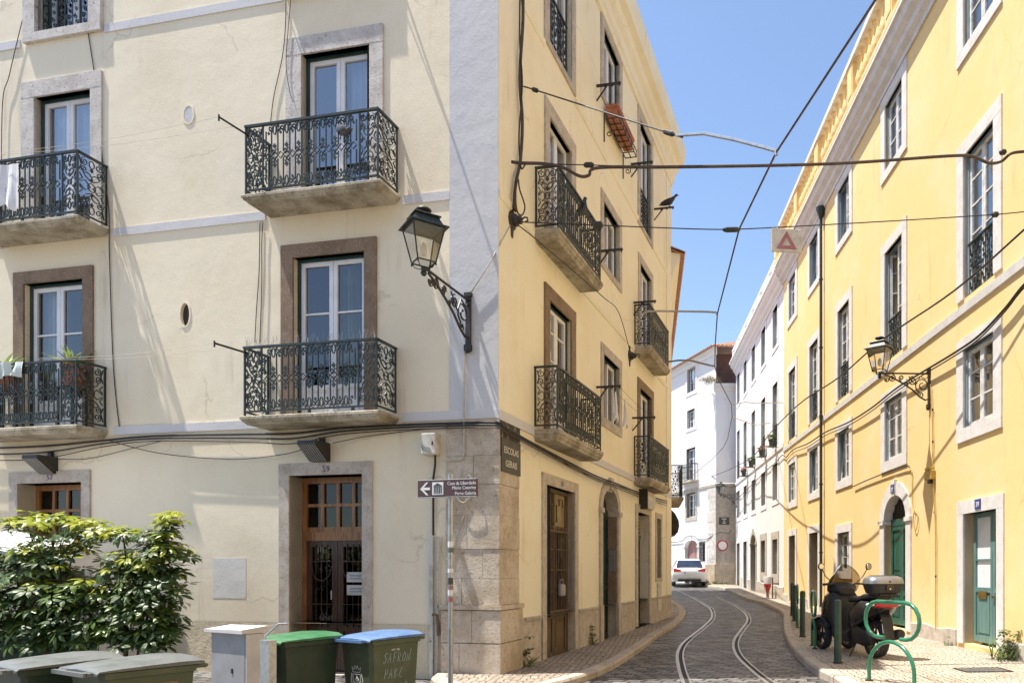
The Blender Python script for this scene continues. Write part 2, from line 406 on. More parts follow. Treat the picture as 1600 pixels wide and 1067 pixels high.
m_birdg   = M('grey_pigeon_feather', (.10,.105,.12), (.06,.065,.075), sc=14., rough=.6)
m_beak    = M('dark_beak', (.05,.045,.04), rough=.5)
m_flower  = M('pink_petals', (.62,.16,.20), (.75,.32,.36), sc=20., rough=.7)
m_awning  = M('black_awning_cloth', (.025,.023,.022), (.04,.037,.035), sc=6., rough=.8)
m_canopy  = M('white_canopy_cloth', (.80,.80,.80), (.72,.72,.72), sc=3., rough=.8)
m_yellpaint=M('mustard_painted_metal', (.52,.35,.07), (.45,.29,.06), sc=8., rough=.5)
m_pinkdoor= M('dusty_pink_door_paint', (.34,.19,.17), (.28,.15,.14), sc=5., rough=.6, stretch=(4,4,.3))
m_ground  = cobble('plaza_setts', (.17,.15,.13), (.25,.22,.19), (.15,.12,.09), .15, .12, dustamt=.3)
m_road    = cobble('dark_basalt_setts', (.085,.082,.080), (.30,.29,.28), (.028,.024,.020), .24, .15, warp=.26, bump=.12, dust=(.22,.165,.11), dustamt=.4, rot=.25, rough=.45)
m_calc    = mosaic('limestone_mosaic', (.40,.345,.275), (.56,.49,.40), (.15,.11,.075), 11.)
m_calcd   = mosaic('darker_limestone_mosaic', (.29,.245,.195), (.46,.395,.32), (.10,.075,.05), 11.)  # same mosaic as the other pavement in a darker tone
m_kerb    = stone('pale_kerb_stone', (.52,.46,.38), (.40,.34,.27), (.20,.15,.11), sc=2.5, bump=.006)
# ------------------------------------------------------------------ ground, lane, pavements
def sheet(name, mat, xs, ys, dz):
    mb = MB()
    for i in range(len(ys) - 1):
        for j in range(len(xs) - 1):
            mb.face([(xs[j],ys[i],gz(ys[i])+dz),(xs[j+1],ys[i],gz(ys[i])+dz),(xs[j+1],ys[i+1],gz(ys[i+1])+dz),(xs[j],ys[i+1],gz(ys[i+1])+dz)])
    return struct(mb.obj(name, mat))
sheet('ground', m_ground, [-400,-60,-20,0,20,60,400], [-400,-60,-20,0,9.7,20,30,46,80,400], -.012)
sheet('road', m_road, [-9,-3,0,3,9], [-14,-5,0,5,9.7,12,15,20,25,30,38,46,62], .004)

def resample(pts, n):
    pts = [Vector(p) for p in pts]; L = [0.]
    for a, b in zip(pts, pts[1:]): L.append(L[-1] + (b - a).length)
    out = []
    for i in range(n):
        t = L[-1] * i / (n - 1); k = max(j for j in range(len(L)) if L[j] <= t + 1e-9); k = min(k, len(pts) - 2)
        out.append(pts[k].lerp(pts[k+1], (t - L[k]) / max(L[k+1] - L[k], 1e-9)))
    return out
def pavement(name, inner, outer, h, mat, kname, n=60):
    """paved strip between a wall line and its kerb, kerb stones a real step above the lane"""
    I = resample(inner, n); O = resample(smooth(outer, 5), n); mb = MB(); kb = MB()
    E = []
    for i in range(n):                      # inner edge of the kerb stone, .16 m behind its face
        t = (O[min(i+1,n-1)] - O[max(i-1,0)]); t.z = 0; t.normalize()
        side = Vector((-t.y, t.x, 0))
        if side.dot(I[i] - O[i]) < 0: side = -side
        E.append(O[i] + side * .17)
    z = lambda p, d: (p.x, p.y, gz(p.y) + d)
    for i in range(n - 1):
        mb.face([z(E[i],h), z(E[i+1],h), z(I[i+1],h), z(I[i],h)])
        gap = .012 if i % 2 else 0
        a, b = O[i], O[i+1].lerp(O[i], gap * 4); c, d = E[i+1].lerp(E[i], gap * 4), E[i]
        kb.loft([[z(a,-.05),z(b,-.05),z(c,-.05),z(d,-.05)], [z(a,h-.025),z(b,h-.025),z(c,h-.02),z(d,h-.02)],
                 [z(a.lerp(d,.12),h+.004),z(b.lerp(c,.12),h+.004),z(c,h+.004),z(d,h+.004)]])
    struct(mb.obj(name, mat)); struct(kb.obj(kname, m_kerb))
G = ground_at
kL = [(-3.05, 9.85, 0), (-2.95, 9.3, 0), (-2.5, 8.75, 0), (-1.7, 8.5, 0)] + [G(x, y, .1) for x, y in
      ((936,1045),(1000,1009.5),(1028,989),(1058,972),(1071,957),(1067,947),(1050,936))] + [(.02, 29., 0)]
iL = [FA.W(-.8, 0, 0), FA.W(-.5, 0, 0), FA.W(-.1, 0, 0), FB.W(.5, 0, 0), FB.W(3, 0, 0), FB.W(6, 0, 0), FB.W(9.5, 0, 0), FB.W(11.0, 0, 0), FH.W(3, 0, 0), FH.W(8.3, 0, 0)]
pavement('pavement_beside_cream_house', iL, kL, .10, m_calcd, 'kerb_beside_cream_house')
kR = [(2.35, -6., 0), (2.2, 4., 0)] + [G(x, y, .12) for x, y in ((1322,1067),(1296,1051),(1277.5,1043),(1259,1030),(1236,1007.5),(1225,985),
      (1224,966),(1222,955),(1206,946),(1187.5,938),(1167,933.5),(1131,917.5),(1105,914))] + [(1.35, 44.5, 0)]
iR = [FR.W(6, 0, 0), FR.W(-5, 0, 0), FR.W(-9, 0, 0), FR.W(-12, 0, 0), FR.W(-17, 0, 0), FR.W(-22, 0, 0), FR.W(-28, 0, 0), FR.W(-36, 0, 0), FR.W(-40, 0, 0), FE.W(0, 0, 0), FE.W(-4, 0, 0)]
pavement('pavement_beside_yellow_terrace', iR, kR, .12, m_calc, 'kerb_beside_yellow_terrace', 80)

# tram rails: running rail, groove and check lip, following the lane's S bend
def rail_set(root, pts):
    P = smooth([G(x, y) for x, y in pts], 8); P = [P[0] + (P[0]-P[1]) * 8] + P
    for nm, mat, off, w, hh in (('rail', m_rail, -.040, .050, .012), ('groove', m_groove, .015, .060, .006), ('check_rail', m_rail, .057, .024, .011)):
        mb = MB(); rings = []
        for i, p in enumerate(P):
            t = P[min(i+1,len(P)-1)] - P[max(i-1,0)]; t.z = 0; t.normalize(); s = Vector((t.y, -t.x, 0))
            a, b = p + s*(off - w/2), p + s*(off + w/2)
            rings.append([(a.x,a.y,p.z-.02),(b.x,b.y,p.z-.02),(b.x,b.y,p.z+hh),(a.x,a.y,p.z+hh)])
        mb.loft(rings); mb.obj(nm, mat, root)
t = thing('tram_track', 'pair of shiny grooved steel tram rails bending through the cobbled lane', 'tram track')
rail_set(t, [(1072,1066),(1065,1045),(1062,1022),(1069,1006),(1084,992.5),(1101,979),(1114,965),(1112,952),(1101,944),(1082.5,933),(1056,921),(1035,913)])
rail_set(t, [(1202,1066),(1180,1049),(1156,1026),(1149,1009),(1152,996),(1161,983),(1170,969),(1165,957),(1150,946.5),(1127,935),(1103,925.5),(1075,916)])

# ------------------------------------------------------------------ building pieces
def wall(root, fac, name, u0, u1, z0, z1, holes, mat, depth=.32, inner=1.9, w=0.):
    """one facade sheet with real openings and reveals, and a room wall behind with its darkness put into the colour"""
    hs = [h for h in holes if h[1] > u0 and h[0] < u1 and h[3] > z0 and h[2] < z1]
    us = sorted({u0, u1} | {x for h in hs for x in h[:2] if u0 < x < u1}); zs = sorted({z0, z1} | {z for h in hs for z in h[2:] if z0 < z < z1})
    mb = MB()
    for a, b in zip(us, us[1:]):
        for c, d in zip(zs, zs[1:]):
            m, k = (a+b)/2, (c+d)/2
            if any(h[0] < m < h[1] and h[2] < k < h[3] for h in hs): continue
            mb.face([(a,-w,c),(b,-w,c),(b,-w,d),(a,-w,d)])
    for a, b, c, d in hs:
        a, b, c, d = max(a,u0), min(b,u1), max(c,z0), min(d,z1)
        for p, q in (((a,c),(a,d)),((a,d),(b,d)),((b,d),(b,c)),((b,c),(a,c))):
            mb.face([(p[0],-w,p[1]),(q[0],-w,q[1]),(q[0],depth,q[1]),(p[0],depth,p[1])])
    o = mb.obj(name, mat, **onfac(fac, root))
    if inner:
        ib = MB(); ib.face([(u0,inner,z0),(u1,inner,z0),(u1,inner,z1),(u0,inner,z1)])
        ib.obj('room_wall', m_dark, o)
    return o
def band(root, fac, name, u0, u1, prof, mat, skip=()):
    """moulding: prof of (outward, z) run along the wall, interrupted over skip ranges"""
    segs = [(u0, u1)]
    for a, b in skip:
        segs = [q for s in segs for q in ((s[0], min(s[1], a)), (max(s[0], b), s[1])) if q[1] - q[0] > .01]
    for a, b in segs:
        mb = MB(); mb.loft([[(x, -w, z) for w, z in prof] for x in (a, b)])
        o = mb.obj(name, mat, **onfac(fac, root))
    return o
def frame_stones(mb, x0, x1, z0, z1, l, r, t, b, pr=.03, dp=.2):
    """stone jambs, lintel and sill butted end to end round an opening"""
    mb.box(x0-l, x0, -pr, dp, z0-(0 if b else .0), z1); mb.box(x1, x1+r, -pr, dp, z0, z1)
    mb.box(x0-l, x1+r, -pr-.002, dp, z1, z1+t)
    if b: mb.box(x0-l, x1+r, -pr-.004, dp, z0-b, z0)
def leaf(mb, x0, x1, z0, z1, y, fw=.06, bars=(), vb=0, panel=None, th=.05, bw=.025):
    zb = z0 if panel is None else panel
    mb.box(x0, x0+fw, y, y+th, z0, z1); mb.box(x1-fw, x1, y, y+th, z0, z1)
    mb.box(x0+fw, x1-fw, y, y+th, z1-fw, z1); mb.box(x0+fw, x1-fw, y, y+th, z0, z0+fw*1.3)
    if panel is not None:
        mb.box(x0+fw, x1-fw, y+.02, y+th-.004, z0+fw*1.3, panel-fw/2); mb.box(x0+fw, x1-fw, y, y+th, panel-fw/2, panel+fw/2)
        mb.box(x0+fw+.05, x1-fw-.05, y+.008, y+.02, z0+fw*1.3+.05, panel-fw/2-.05)
    for z in bars: mb.box(x0+fw, x1-fw, y+.006, y+th-.006, z-bw/2, z+bw/2)
    if vb:
        for i in range(1, vb+1):
            x = x0+fw + (x1-x0-2*fw)*i/(vb+1)
            lo = (zb + fw/2) if panel is not None else z0+fw*1.3
            cuts = [lo] + sorted(bars) + [z1-fw]
            for c, d in zip(cuts, cuts[1:]):
                mb.box(x-bw/2, x+bw/2, y+.009, y+th-.009, c + (bw/2 if c != lo else 0), d - (bw/2 if d != z1-fw else 0))
def window(root, fac, x0, x1, z0, z1, sur=(.2,.2,.2,.2), smat=None, fmat=None, inset=.2, bars=(), vb=0, panel=None, leaves=2,
           curtain=None, pane=None, edge=None, tilt=0., rail=None, name='window', openl=0., pr=.03, fw=.06, label=None):
    fmat = fmat or m_pvc; pane = pane or m_glass
    mb = MB(); e = .045
    a, b, c, d = x0, x1, z0, z1
    if edge:                                # dark outer frame in the reveal
        eb = MB(); eb.box(a, a+e, inset-.02, inset+.09, c, d); eb.box(b-e, b, inset-.02, inset+.09, c, d); eb.box(a+e, b-e, inset-.02, inset+.09, d-e, d)
        a += e; b -= e; d -= e
    w = (b - a) / leaves
    for i in range(leaves):
        l = MB(); leaf(l, a + i*w + .003, a + (i+1)*w - .003, c, d, inset, fw, bars, vb, panel)
        if tilt and i == 0:
            l.v = [(x, y + (z - c) * tilt, z) for x, y, z in l.v]
        if openl and i == 0:                # leaf swung inward about its outer edge
            l.v = [(a + (x-a)*math.cos(openl) + (y-inset)*math.sin(openl)*-1, inset + (x-a)*math.sin(openl) + (y-inset)*math.cos(openl), z) for x, y, z in l.v]
        n = len(mb.v); mb.v += l.v; mb.f += [tuple(q + n for q in f) for f in l.f]; mb.m += l.m
    o = mb.obj(name, fmat, **onfac(fac, root))
    if label: o['label'] = label
    pb = MB(); zb = panel if panel is not None else c
    pa = a + (w if openl else 0)
    pb.face([(pa+.02,inset+.026,zb),(b-.02,inset+.026,zb),(b-.02,inset+.026,d-.02),(pa+.02,inset+.026,d-.02)]); pb.obj('pane', pane, o)
    if edge: eb.obj('outer_frame', edge, o)
    if sur:
        sb = MB(); frame_stones(sb, x0, x1, z0, z1, *sur, pr=pr, dp=inset+.06); sb.obj('stone_surround', smat or m_lime, o)
    if curtain:
        cb = MB(); mats, u0f, u1f = curtain
        N = 40; xa, xb = x0 + (x1-x0)*u0f, x0 + (x1-x0)*u1f; row = [(xa + (xb-xa)*i/N, inset + .17 + .03*math.sin(i*1.3) + .015*math.sin(i*2.9+x0)) for i in range(N+1)]
        for p, q in zip(row, row[1:]): cb.face([(p[0],p[1],z0),(q[0],q[1],z0),(q[0],q[1],z1),(p[0],p[1],z1)])
        cb.obj('curtain', mats, o, smooth=2)
    if rail:
        rb = MB(); simple_rail(rb, x0+.01, x1-.01, z0+.04, z0+rail, .07); rb.obj('window_railing', m_iron, o)
    return o
def arch_pts(cx, a, zs, rise, n=14):
    return [(cx + a*math.cos(PI*i/n), zs + rise*math.sin(PI*i/n)) for i in range(n+1)]
def arch_surround(mb, x0, x1, z0, zs, rise, w, pr=.04, dp=.3, n=14):
    cx = (x0+x1)/2; a = (x1-x0)/2
    mb.box(x0-w, x0, -pr, dp, z0, zs); mb.box(x1, x1+w, -pr, dp, z0, zs)
    I = arch_pts(cx, a, zs, rise, n); O = arch_pts(cx, a+w, zs, rise+w, n)
    for i in range(n): mb.prism([I[i], O[i], O[i+1], I[i+1]], -pr, dp)
    mb.box(x0-w-.03, x0+.015, -pr-.03, dp-.05, zs-.10, zs-.012); mb.box(x1-.015, x1+w+.03, -pr-.03, dp-.05, zs-.10, zs-.012)
    mb.prism([(cx-.07,zs+rise-.02),(cx+.07,zs+rise-.02),(cx+.10,zs+rise+w+.05),(cx-.10,zs+rise+w+.05)], -pr-.03, dp-.05)
def arch_fill(mb, x0, x1, zs, rise, y0, y1, n=14):
    cx = (x0+x1)/2
    mb.prism([(x1,zs)] + arch_pts(cx, (x1-x0)/2, zs, rise, n)[1:], y0, y1)

# ------------------------------------------------------------------ wrought and cast iron
T = .0145
def spiral(cx, cz, r, a0, turns, n=11):
    return [(cx + r*(1-.78*i/n)*math.cos(a0 + turns*2*PI*i/n), cz + r*(1-.78*i/n)*math.sin(a0 + turns*2*PI*i/n)) for i in range(n+1)]
def diamond(mb, x, z, r, y, k=1.25):
    mb.prism([(x-r,z),(x,z-r*k),(x+r,z),(x,z+r*k)], y, y+.012)
def lozenge(mb, x, z, r, y):
    mb.strip([(x-r,z),(x,z-r),(x+r,z),(x,z+r)], T*.8, y, y+.013, closed=True)
def frieze(mb, x, z, sg, y):
    """one loop with two scrolls and a leaf: sg=+1 hangs from z, -1 stands on z"""
    mb.strip([(x + .024*math.sin(2*PI*i/12), z - sg*(.075 - .062*math.cos(2*PI*i/12))) for i in range(12)], T*.75, y, y+.013, closed=True)
    for q in (-1, 1):
        mb.strip(spiral(x + q*.062, z - sg*.048, .040, PI/2*sg, q*1.4*sg), T*.75, y, y+.013)
        mb.strip([(x+q*.024,z-sg*.09),(x+q*.05,z-sg*.098),(x+q*.085,z-sg*.075)], T*.7, y, y+.013)
def end_panel(mb, x0, x1, z0, z1, y):
    c = (x0+x1)/2; w = (x1-x0)/2 - .012; H = z1 - z0; X = lambda f: c + w*f; Z = lambda f: z0 + H*f
    r = min(w*.42, .06)
    for sg in (-1, 1):
        zc = lambda f: Z(.5 + sg*f)
        for q in (-1, 1):
            mb.strip(spiral(X(q*.55), zc(.40), r, PI/2*sg, -q*sg*1.5), T*.8, y, y+.013)
            mb.strip(spiral(X(q*.60), zc(.27), r*.8, -PI/2*sg, q*sg*1.4), T*.8, y, y+.013)
            mb.strip([(X(0),zc(.10)),(X(q*.45),zc(.15)),(X(q*.62),zc(.195)),(X(q*.42),zc(.235)),(X(q*.12),zc(.215)),(X(0),zc(.18))], T*.85, y, y+.013)
            mb.strip([(X(q*.95),zc(.02)),(X(q*.5),zc(.085)),(X(q*.1),zc(.0))], T*.8, y, y+.013)
            mb.strip([(X(q*.95),zc(.17)),(X(q*.7),zc(.10)),(X(q*.95),zc(.05))], T*.8, y, y+.013)
            mb.strip([(X(q*.98),zc(.46)),(X(q*.8),zc(.33)),(X(q*.98),zc(.22))], T*.8, y, y+.013)
        mb.strip([(X(.20*math.sin(2*PI*i/12)), zc(.40 - .065*math.cos(2*PI*i/12))) for i in range(12)], T*.8, y, y+.013, closed=True)
        diamond(mb, X(0), zc(.30), r*.5, y); diamond(mb, X(0), zc(.14), r*.4, y)
    mb.strip([(X(.3*math.cos(2*PI*i/12)), Z(.5) + w*.3*math.sin(2*PI*i/12)) for i in range(12)], T*.8, y, y+.013, closed=True)
def bays(mb, x0, x1, z0, z1, y, n):
    b = (x1-x0)/n; mid = (z0+z1)/2
    for i in range(n+1):
        x = x0 + i*b
        if i in (0, n): continue
        frieze(mb, x, z1, 1, y); frieze(mb, x, z0, -1, y)
    for i in range(n):
        x = x0 + (i+.5)*b
        diamond(mb, x, z1-.115, .020, y); diamond(mb, x, z0+.115, .020, y)
        lozenge(mb, x, mid, .045, y)
        for q in (-1, 1):
            xx = x + q*b*.235
            mb.box(xx-T*.45, xx+T*.45, y, y+.014, z0+.085, mid-.055); mb.box(xx-T*.45, xx+T*.45, y, y+.014, mid+.055, z1-.085)
    for i in range(1, n):
        x = x0 + i*b
        lozenge(mb, x, mid, .052, y); lozenge(mb, x+.022, mid+.052, .034, y+.002); lozenge(mb, x-.022, mid-.052, .034, y+.002)
        lozenge(mb, x+.02, mid-.05, .032, y+.004); lozenge(mb, x-.02, mid+.05, .032, y+.004)
        diamond(mb, x, mid+.125, .030, y); diamond(mb, x, mid-.125, .030, y)
def simple_rail(mb, x0, x1, z0, z1, y, t=.010):
    """bulged little railing set inside a window opening"""
    mb.box(x0, x1, y-.02, y+.02, z1-.03, z1); mb.box(x0, x1, y-.012, y+.012, z0, z0+.02)
    n = max(4, int((x1-x0)/.13)); b = (x1-x0)/n
    for i in range(n+1):
        x = x0 + i*b; x = min(max(x, x0+t), x1-t)
        mb.box(x-t/2, x+t/2, y-.006, y+.006, z0+.02, z1-.03)
    H = z1-z0
    for i in range(n):
        x = x0 + (i+.5)*b
        for f, q in ((.18,1),(.50,-1),(.82,1)):
            mb.strip(spiral(x-.012, z0+H*f+.03*q, b*.30, q*PI/2, q*1.3, 8), t, y-.006, y+.006)
            mb.strip(spiral(x+.012, z0+H*f-.05*q, b*.28, -q*PI/2, q*1.3, 8), t, y-.006, y+.006)
        diamond(mb, x, z0+H*.34, b*.2, y-.006); diamond(mb, x, z0+H*.66, b*.2, y-.006)
def balcony(root, fac, x0, x1, zf, D, smat=None, n=8, th=.165):
    """stone slab zf = its top; railing as sub-part: ornate front with end panels, two returns"""
    mb = MB(); o = .035; q = th/.165; R = lambda i, z: [(x0-o+i,-D-o+i,z),(x1+o-i,-D-o+i,z),(x1+o-i,.04,z),(x0-o+i,.04,z)]
    mb.loft([R(.012,zf), R(0,zf-.012), R(0,zf-.07*q), R(.015,zf-.078*q), R(.018,zf-.105*q), R(.05,zf-.14*q), R(.06,zf-.165*q)][::-1])
    s = mb.obj('balcony', smat or m_slab, **onfac(fac, root))
    r = MB(); z0, z1 = zf+.05, zf+.93; E = .27; y = -D
    end_panel(r, x0+.02, x0+E, z0+.03, z1-.03, y); end_panel(r, x1-E, x1-.02, z0+.03, z1-.03, y)
    bays(r, x0+E, x1-E, z0+.02, z1-.03, y, n)
    for x in (x0+E, x1-E): r.box(x-.009, x+.009, y-.002, y+.016, z0+.02, z1-.03)
    r.box(x0-.005, x1+.005, y-.012, y+.026, z1-.03, z1); r.box(x0, x1, y-.004, y+.020, z0, z0+.022)
    for x in (x0, x1-.022): r.box(x, x+.022, y-.004, y+.018, zf, z1-.03)
    for x in (x0+.35, (x0+x1)/2, x1-.35): r.box(x-.02, x+.02, y, y+.016, zf, z0)
    for xs in (x0, x1-.014):                # side returns
        q = MB(); end_panel(q, .03, D-.01, z0+.03, z1-.03, 0)
        q.v = [(xs + yy, -xx, z) for xx, yy, z in q.v]; q.f = [tuple(reversed(f)) for f in q.f]
        m = len(r.v); r.v += q.v; r.f += [tuple(i+m for i in f) for f in q.f]; r.m += q.m
        r.box(xs-.012, xs+.026, -D+.026, .0, z1-.03, z1-.002); r.box(xs-.004, xs+.018, -D+.02, .0, z0, z0+.022); r.box(xs, xs+.014, -.03, 0., z0, z1-.03)
    r.obj('railing', m_iron, s)
    return s
def textmesh(s, size, mat, parent, loc, rot, name='lettering', ext=.003, align='CENTER', sx=1.):
    cu = bpy.data.curves.new(name, 'FONT'); cu.body = s; cu.size = size; cu.extrude = ext; cu.align_x = align; cu.resolution_u = 3
    t = bpy.data.objects.new(name, cu); COL.objects.link(t)
    dg = bpy.context.evaluated_depsgraph_get(); me = bpy.data.meshes.new_from_object(t.evaluated_get(dg))
    bpy.data.objects.remove(t); me.materials.clear(); me.materials.append(mat)
    o = bpy.data.objects.new(name, me); COL.objects.link(o); o.parent = parent
    o.location = loc; o.rotation_euler = rot; o.scale = (sx, 1, 1); return o
def number(root, fac, s, u, z, y, size=.13, mat=None):
    o = textmesh(s, size, mat or m_bluesg, root, fac.W(u, -y, z) - root.location, (PI/2, 0, fac.a), 'house_number', .002); return o
# ------------------------------------------------------------------ cream corner house
HB = thing('corner_house', 'cream and ochre corner house with iron balconies and a stained stone corner', 'house', (C0[0], C0[1], 0))
TOP = 12.7
A2 = [(-2.90,-1.85), (-7.47,-6.44)]; A1 = [(-3.03,-1.93), (-7.67,-6.58)]; A3 = [(-2.93,-1.88), (-7.43,-6.45)]; A0 = [(-3.09,-1.96), (-7.78,-6.60)]
holesA = [(a,b,6.45,8.55) for a,b in A2] + [(a,b,3.50,5.76) for a,b in A1] + [(a,b,9.50,11.6) for a,b in A3] + [(a,b,-.05,2.75) for a,b in A0]
ovA = (-4.81, 5.105, .085, .18)             # open oval air hole; the upper one is filled
holesA.append((-4.90, -4.72, 4.92, 5.29))
wall(HB, FA, 'wall', -10.5, 0, .72, TOP, holesA, m_cream)
wall(HB, FA, 'rough_base', -10.5, 0, -.6, .72, holesA, m_rough, inner=0, w=.012)
holesB = [(1.82,2.85,9.57,11.85),(4.72,5.83,10.52,11.86),(7.58,8.68,9.42,11.8),
          (1.82,2.82,6.45,8.42),(4.72,5.83,7.32,8.52),(7.62,8.72,6.45,8.5),
          (1.82,2.82,3.50,5.60),(4.72,5.83,4.37,5.60),(7.56,8.72,3.50,5.62),
          (1.68,3.0,.02,2.75),(4.58,5.70,.05,3.0),(7.36,8.46,.15,2.76),(9.34,9.80,1.25,2.75)]
wall(HB, FB, 'wall', 0, 11.1, 3.45, TOP, holesB, m_ochre)
wall(HB, FB, 'ground_floor_wall', 0, 11.1, .76, 3.45, holesB, m_ochre2, inner=0)
wall(HB, FB, 'stone_dado', 0, 11.1, -.6, .76, [(1.46,3.22,-.6,.76),(4.40,5.88,-.6,.76),(7.14,8.68,-.6,.76)], m_lime, inner=0, w=.022)
band(HB, FB, 'dado_ledge', .85, 11.1, [(.0,.72),(.035,.72),(.045,.76),(.0,.775)], m_lime, [(1.46,3.22),(4.40,5.88),(7.14,8.68)])
# closed shell: roof, far side and end walls
hull = MB(); pA = FA.W(-10.5,0,0) - HB.location; pB = FB.W(11.1,0,0) - HB.location; bk = pA + (pB - Vector((0,0,0)))
for a, b in ((pA, bk), (bk, pB)):
    hull.face([(a.x,a.y,-.6),(b.x,b.y,-.6),(b.x,b.y,TOP),(a.x,a.y,TOP)])
hull.face([(0,0,TOP),(pB.x,pB.y,TOP),(bk.x,bk.y,TOP),(pA.x,pA.y,TOP)])
hull.obj('party_wall', m_ochre2, HB)
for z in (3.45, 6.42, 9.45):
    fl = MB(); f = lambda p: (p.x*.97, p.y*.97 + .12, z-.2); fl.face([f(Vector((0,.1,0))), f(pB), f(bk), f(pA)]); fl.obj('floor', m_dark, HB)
rf = MB(); rf.loft([[(0,0,TOP+.32),(pB.x,pB.y,TOP+.32),(bk.x,bk.y,TOP+.32),(pA.x,pA.y,TOP+.32)],
    [tuple(Vector((p.x,p.y,TOP+.32)).lerp(Vector((bk.x/2,bk.y/2,TOP+2.2)), .75)) [:2] + (TOP+1.6,) for p in (Vector((0,0,0)),pB,bk,pA)]])
rf.obj('roof', m_tile, HB)
corn = [(0,12.0),(.05,12.0),(.06,12.1),(.10,12.14),(.12,12.3),(.2,12.38),(.24,12.5),(.36,12.56),(.40,12.72),(.42,12.9),(.42,12.98),(0,13.02)]
band(HB, FB, 'cornice', -.10, 11.15, corn, m_ochre2); band(HB, FA, 'cornice', -10.5, .10, [(min(a,.12),z+.003) for a,z in corn], m_cream)
# bands between the storeys and the corner strips
st = lambda z, w=.016, h=.12: [(0,z-h),(w,z-h),(w,z),(0,z)]
band(HB, FA, 'string_course', -10.5, -.68, st(9.46), m_band, [(-7.75,-6.2),(-3.2,-1.62)])
band(HB, FA, 'string_course', -10.5, -.68, st(6.45), m_band, [(-8.1,-6.05),(-3.48,-1.36)])
band(HB, FA, 'string_course', -10.5, .03, st(3.545,.022), m_band, [(-8.2,-6.03),(-3.50,-1.36)])
band(HB, FB, 'string_course', -.02, 11.1, st(3.54,.024,.13), m_band, [(1.2,3.44),(7.04,9.2)])
for z, sk in ((9.45,[(1.62,3.06),(7.4,8.86)]), (6.40,[(1.2,3.44),(7.04,9.2)])):
    band(HB, FB, 'string_course', .0, 11.1, [(0,z-.10),(.02,z-.09),(.035,z-.02),(.035,z),(0,z+.01)], m_ochre2, sk)
band(HB, FA, 'corner_strip', -.68, .012, [(0,3.545),(.014,3.545),(.014,12.0),(0,12.0)], m_greyblue)
band(HB, FB, 'corner_strip', -.0, .62, [(0,3.55),(.008,3.55),(.008,12.0),(0,12.0)], m_ochre2)
band(HB, FB, 'end_strip', 10.5, 11.12, [(0,.78),(.02,.78),(.02,12.0),(0,12.0)], m_ochre2)
# stone corner: courses wrapping both faces, a projecting plinth below its ledge
def quoin(mb, z0, z1, ua, ub, w):
    o = HB.location
    P = [FA.W(-ua,w,0)-o, None, FB.W(ub,w,0)-o, FB.W(ub,-.12,0)-o, FB.W(.14,-.14,0)-o, FA.W(-ua,-.12,0)-o]
    P[1] = FA.W(0,w,0) - o + (FB.W(0,w,0) - Vector((C0[0],C0[1],0)))*1.0
    mb.plan([(p.x,p.y) for p in P], z0, z1)
def quoin2(mb, z0, z1, ua, ub, w, cut):     # course in two stones with an upright joint at cut
    o = HB.location
    quoin(mb, z0, z1, cut-.004, ub, w)
    P = [FA.W(-ua,w-.003,0)-o, FA.W(-cut-.004,w-.003,0)-o, FA.W(-cut-.004,-.12,0)-o, FA.W(-ua,-.12,0)-o]
    mb.plan([(p.x,p.y) for p in P], z0, z1)
q = MB()
for z0, z1, w, cut in ((2.944,3.40,.028,0),(2.569,2.938,.034,.33),(2.17,2.563,.027,0),(1.724,2.164,.035,.42),(1.34,1.718,.028,.2),(.994,1.334,.032,.5)):
    if cut: quoin2(q, z0, z1, .72, .62, w, cut)
    else: quoin(q, z0, z1, .72, .62, w)
quoin(q, .93, .988, .80, .70, .075); quoin2(q, .50, .918, .78, .68, .06, .34); quoin2(q, .06, .488, .78, .68, .058, .52); quoin(q, -.6, .05, .78, .68, .061)
q.obj('corner_stones', m_quoin, HB)
j = MB(); quoin(j, -.6, 3.40, .70, .60, .018); j.obj('mortar', m_lime, HB)

# windows and doors of the cream front
for (a, b), cur in zip(A2, ((m_curtain,.55,.98), (m_curtain,.02,.98))):
    window(HB, FA, a, b, 6.46, 8.55, (.24,.20,.24,0), m_limew, inset=.10, edge=m_dkgreen, curtain=cur)
for (a, b), cur in zip(A1, ((m_curty,.45,.75), (m_curtain,.03,.45))):
    window(HB, FA, a, b, 3.51, 5.76, (.19,.18,.18,0), m_brown, inset=.09, edge=m_dkgreen, bars=(5.0,), panel=3.98, curtain=cur, pane=m_glassq)
for (a, b), pr3 in zip(A3, (.11,.055)):
    window(HB, FA, a, b, 9.50, 11.6, (.22,.22,.22,.13), m_limew, inset=.17, edge=m_dkgreen, rail=.95, pr=pr3)
for a, b in ((-3.42,-1.44), (-8.12,-6.16)):
    balcony(HB, FA, a, b, 6.45, .45, th=.10); balcony(HB, FA, a-.02, b-.02, 3.50, .45, th=.11)
# oval air holes
ov = lambda cx, cz, a, b, n=24: [(cx + a*math.cos(2*PI*i/n), cz + b*math.sin(2*PI*i/n)) for i in range(n)]
def oval_rim(cx, cz, a, b, fill, sq):
    mb = MB(); I = ov(cx,cz,a,b); O = ov(cx,cz,a+.025,b+.025); n = len(I)
    for i in range(n):
        k = (i+1) % n; mb.prism([I[i],O[i],O[k],I[k]], -.008, .04)
    S = [(max(cx-sq[0],min(cx+sq[0], cx+(x-cx)*3)), max(cz-sq[1],min(cz+sq[1], cz+(z-cz)*3))) for x, z in O]
    for i in range(n):                      # make the square opening good up to the rim
        k = (i+1) % n; mb.face([(O[i][0],-.001,O[i][1]),(S[i][0],-.001,S[i][1]),(S[k][0],-.001,S[k][1]),(O[k][0],-.001,O[k][1])])
    o = mb.obj('air_hole', m_cream, **onfac(FA, HB))
    fb = MB(); fb.prism(ov(cx,cz,a,b), .042 if not fill else -.005, .15); fb.obj('hole_shade', m_greyl if fill else m_dark, o)
oval_rim(-4.81, 5.105, .075, .165, False, (.10,.20))
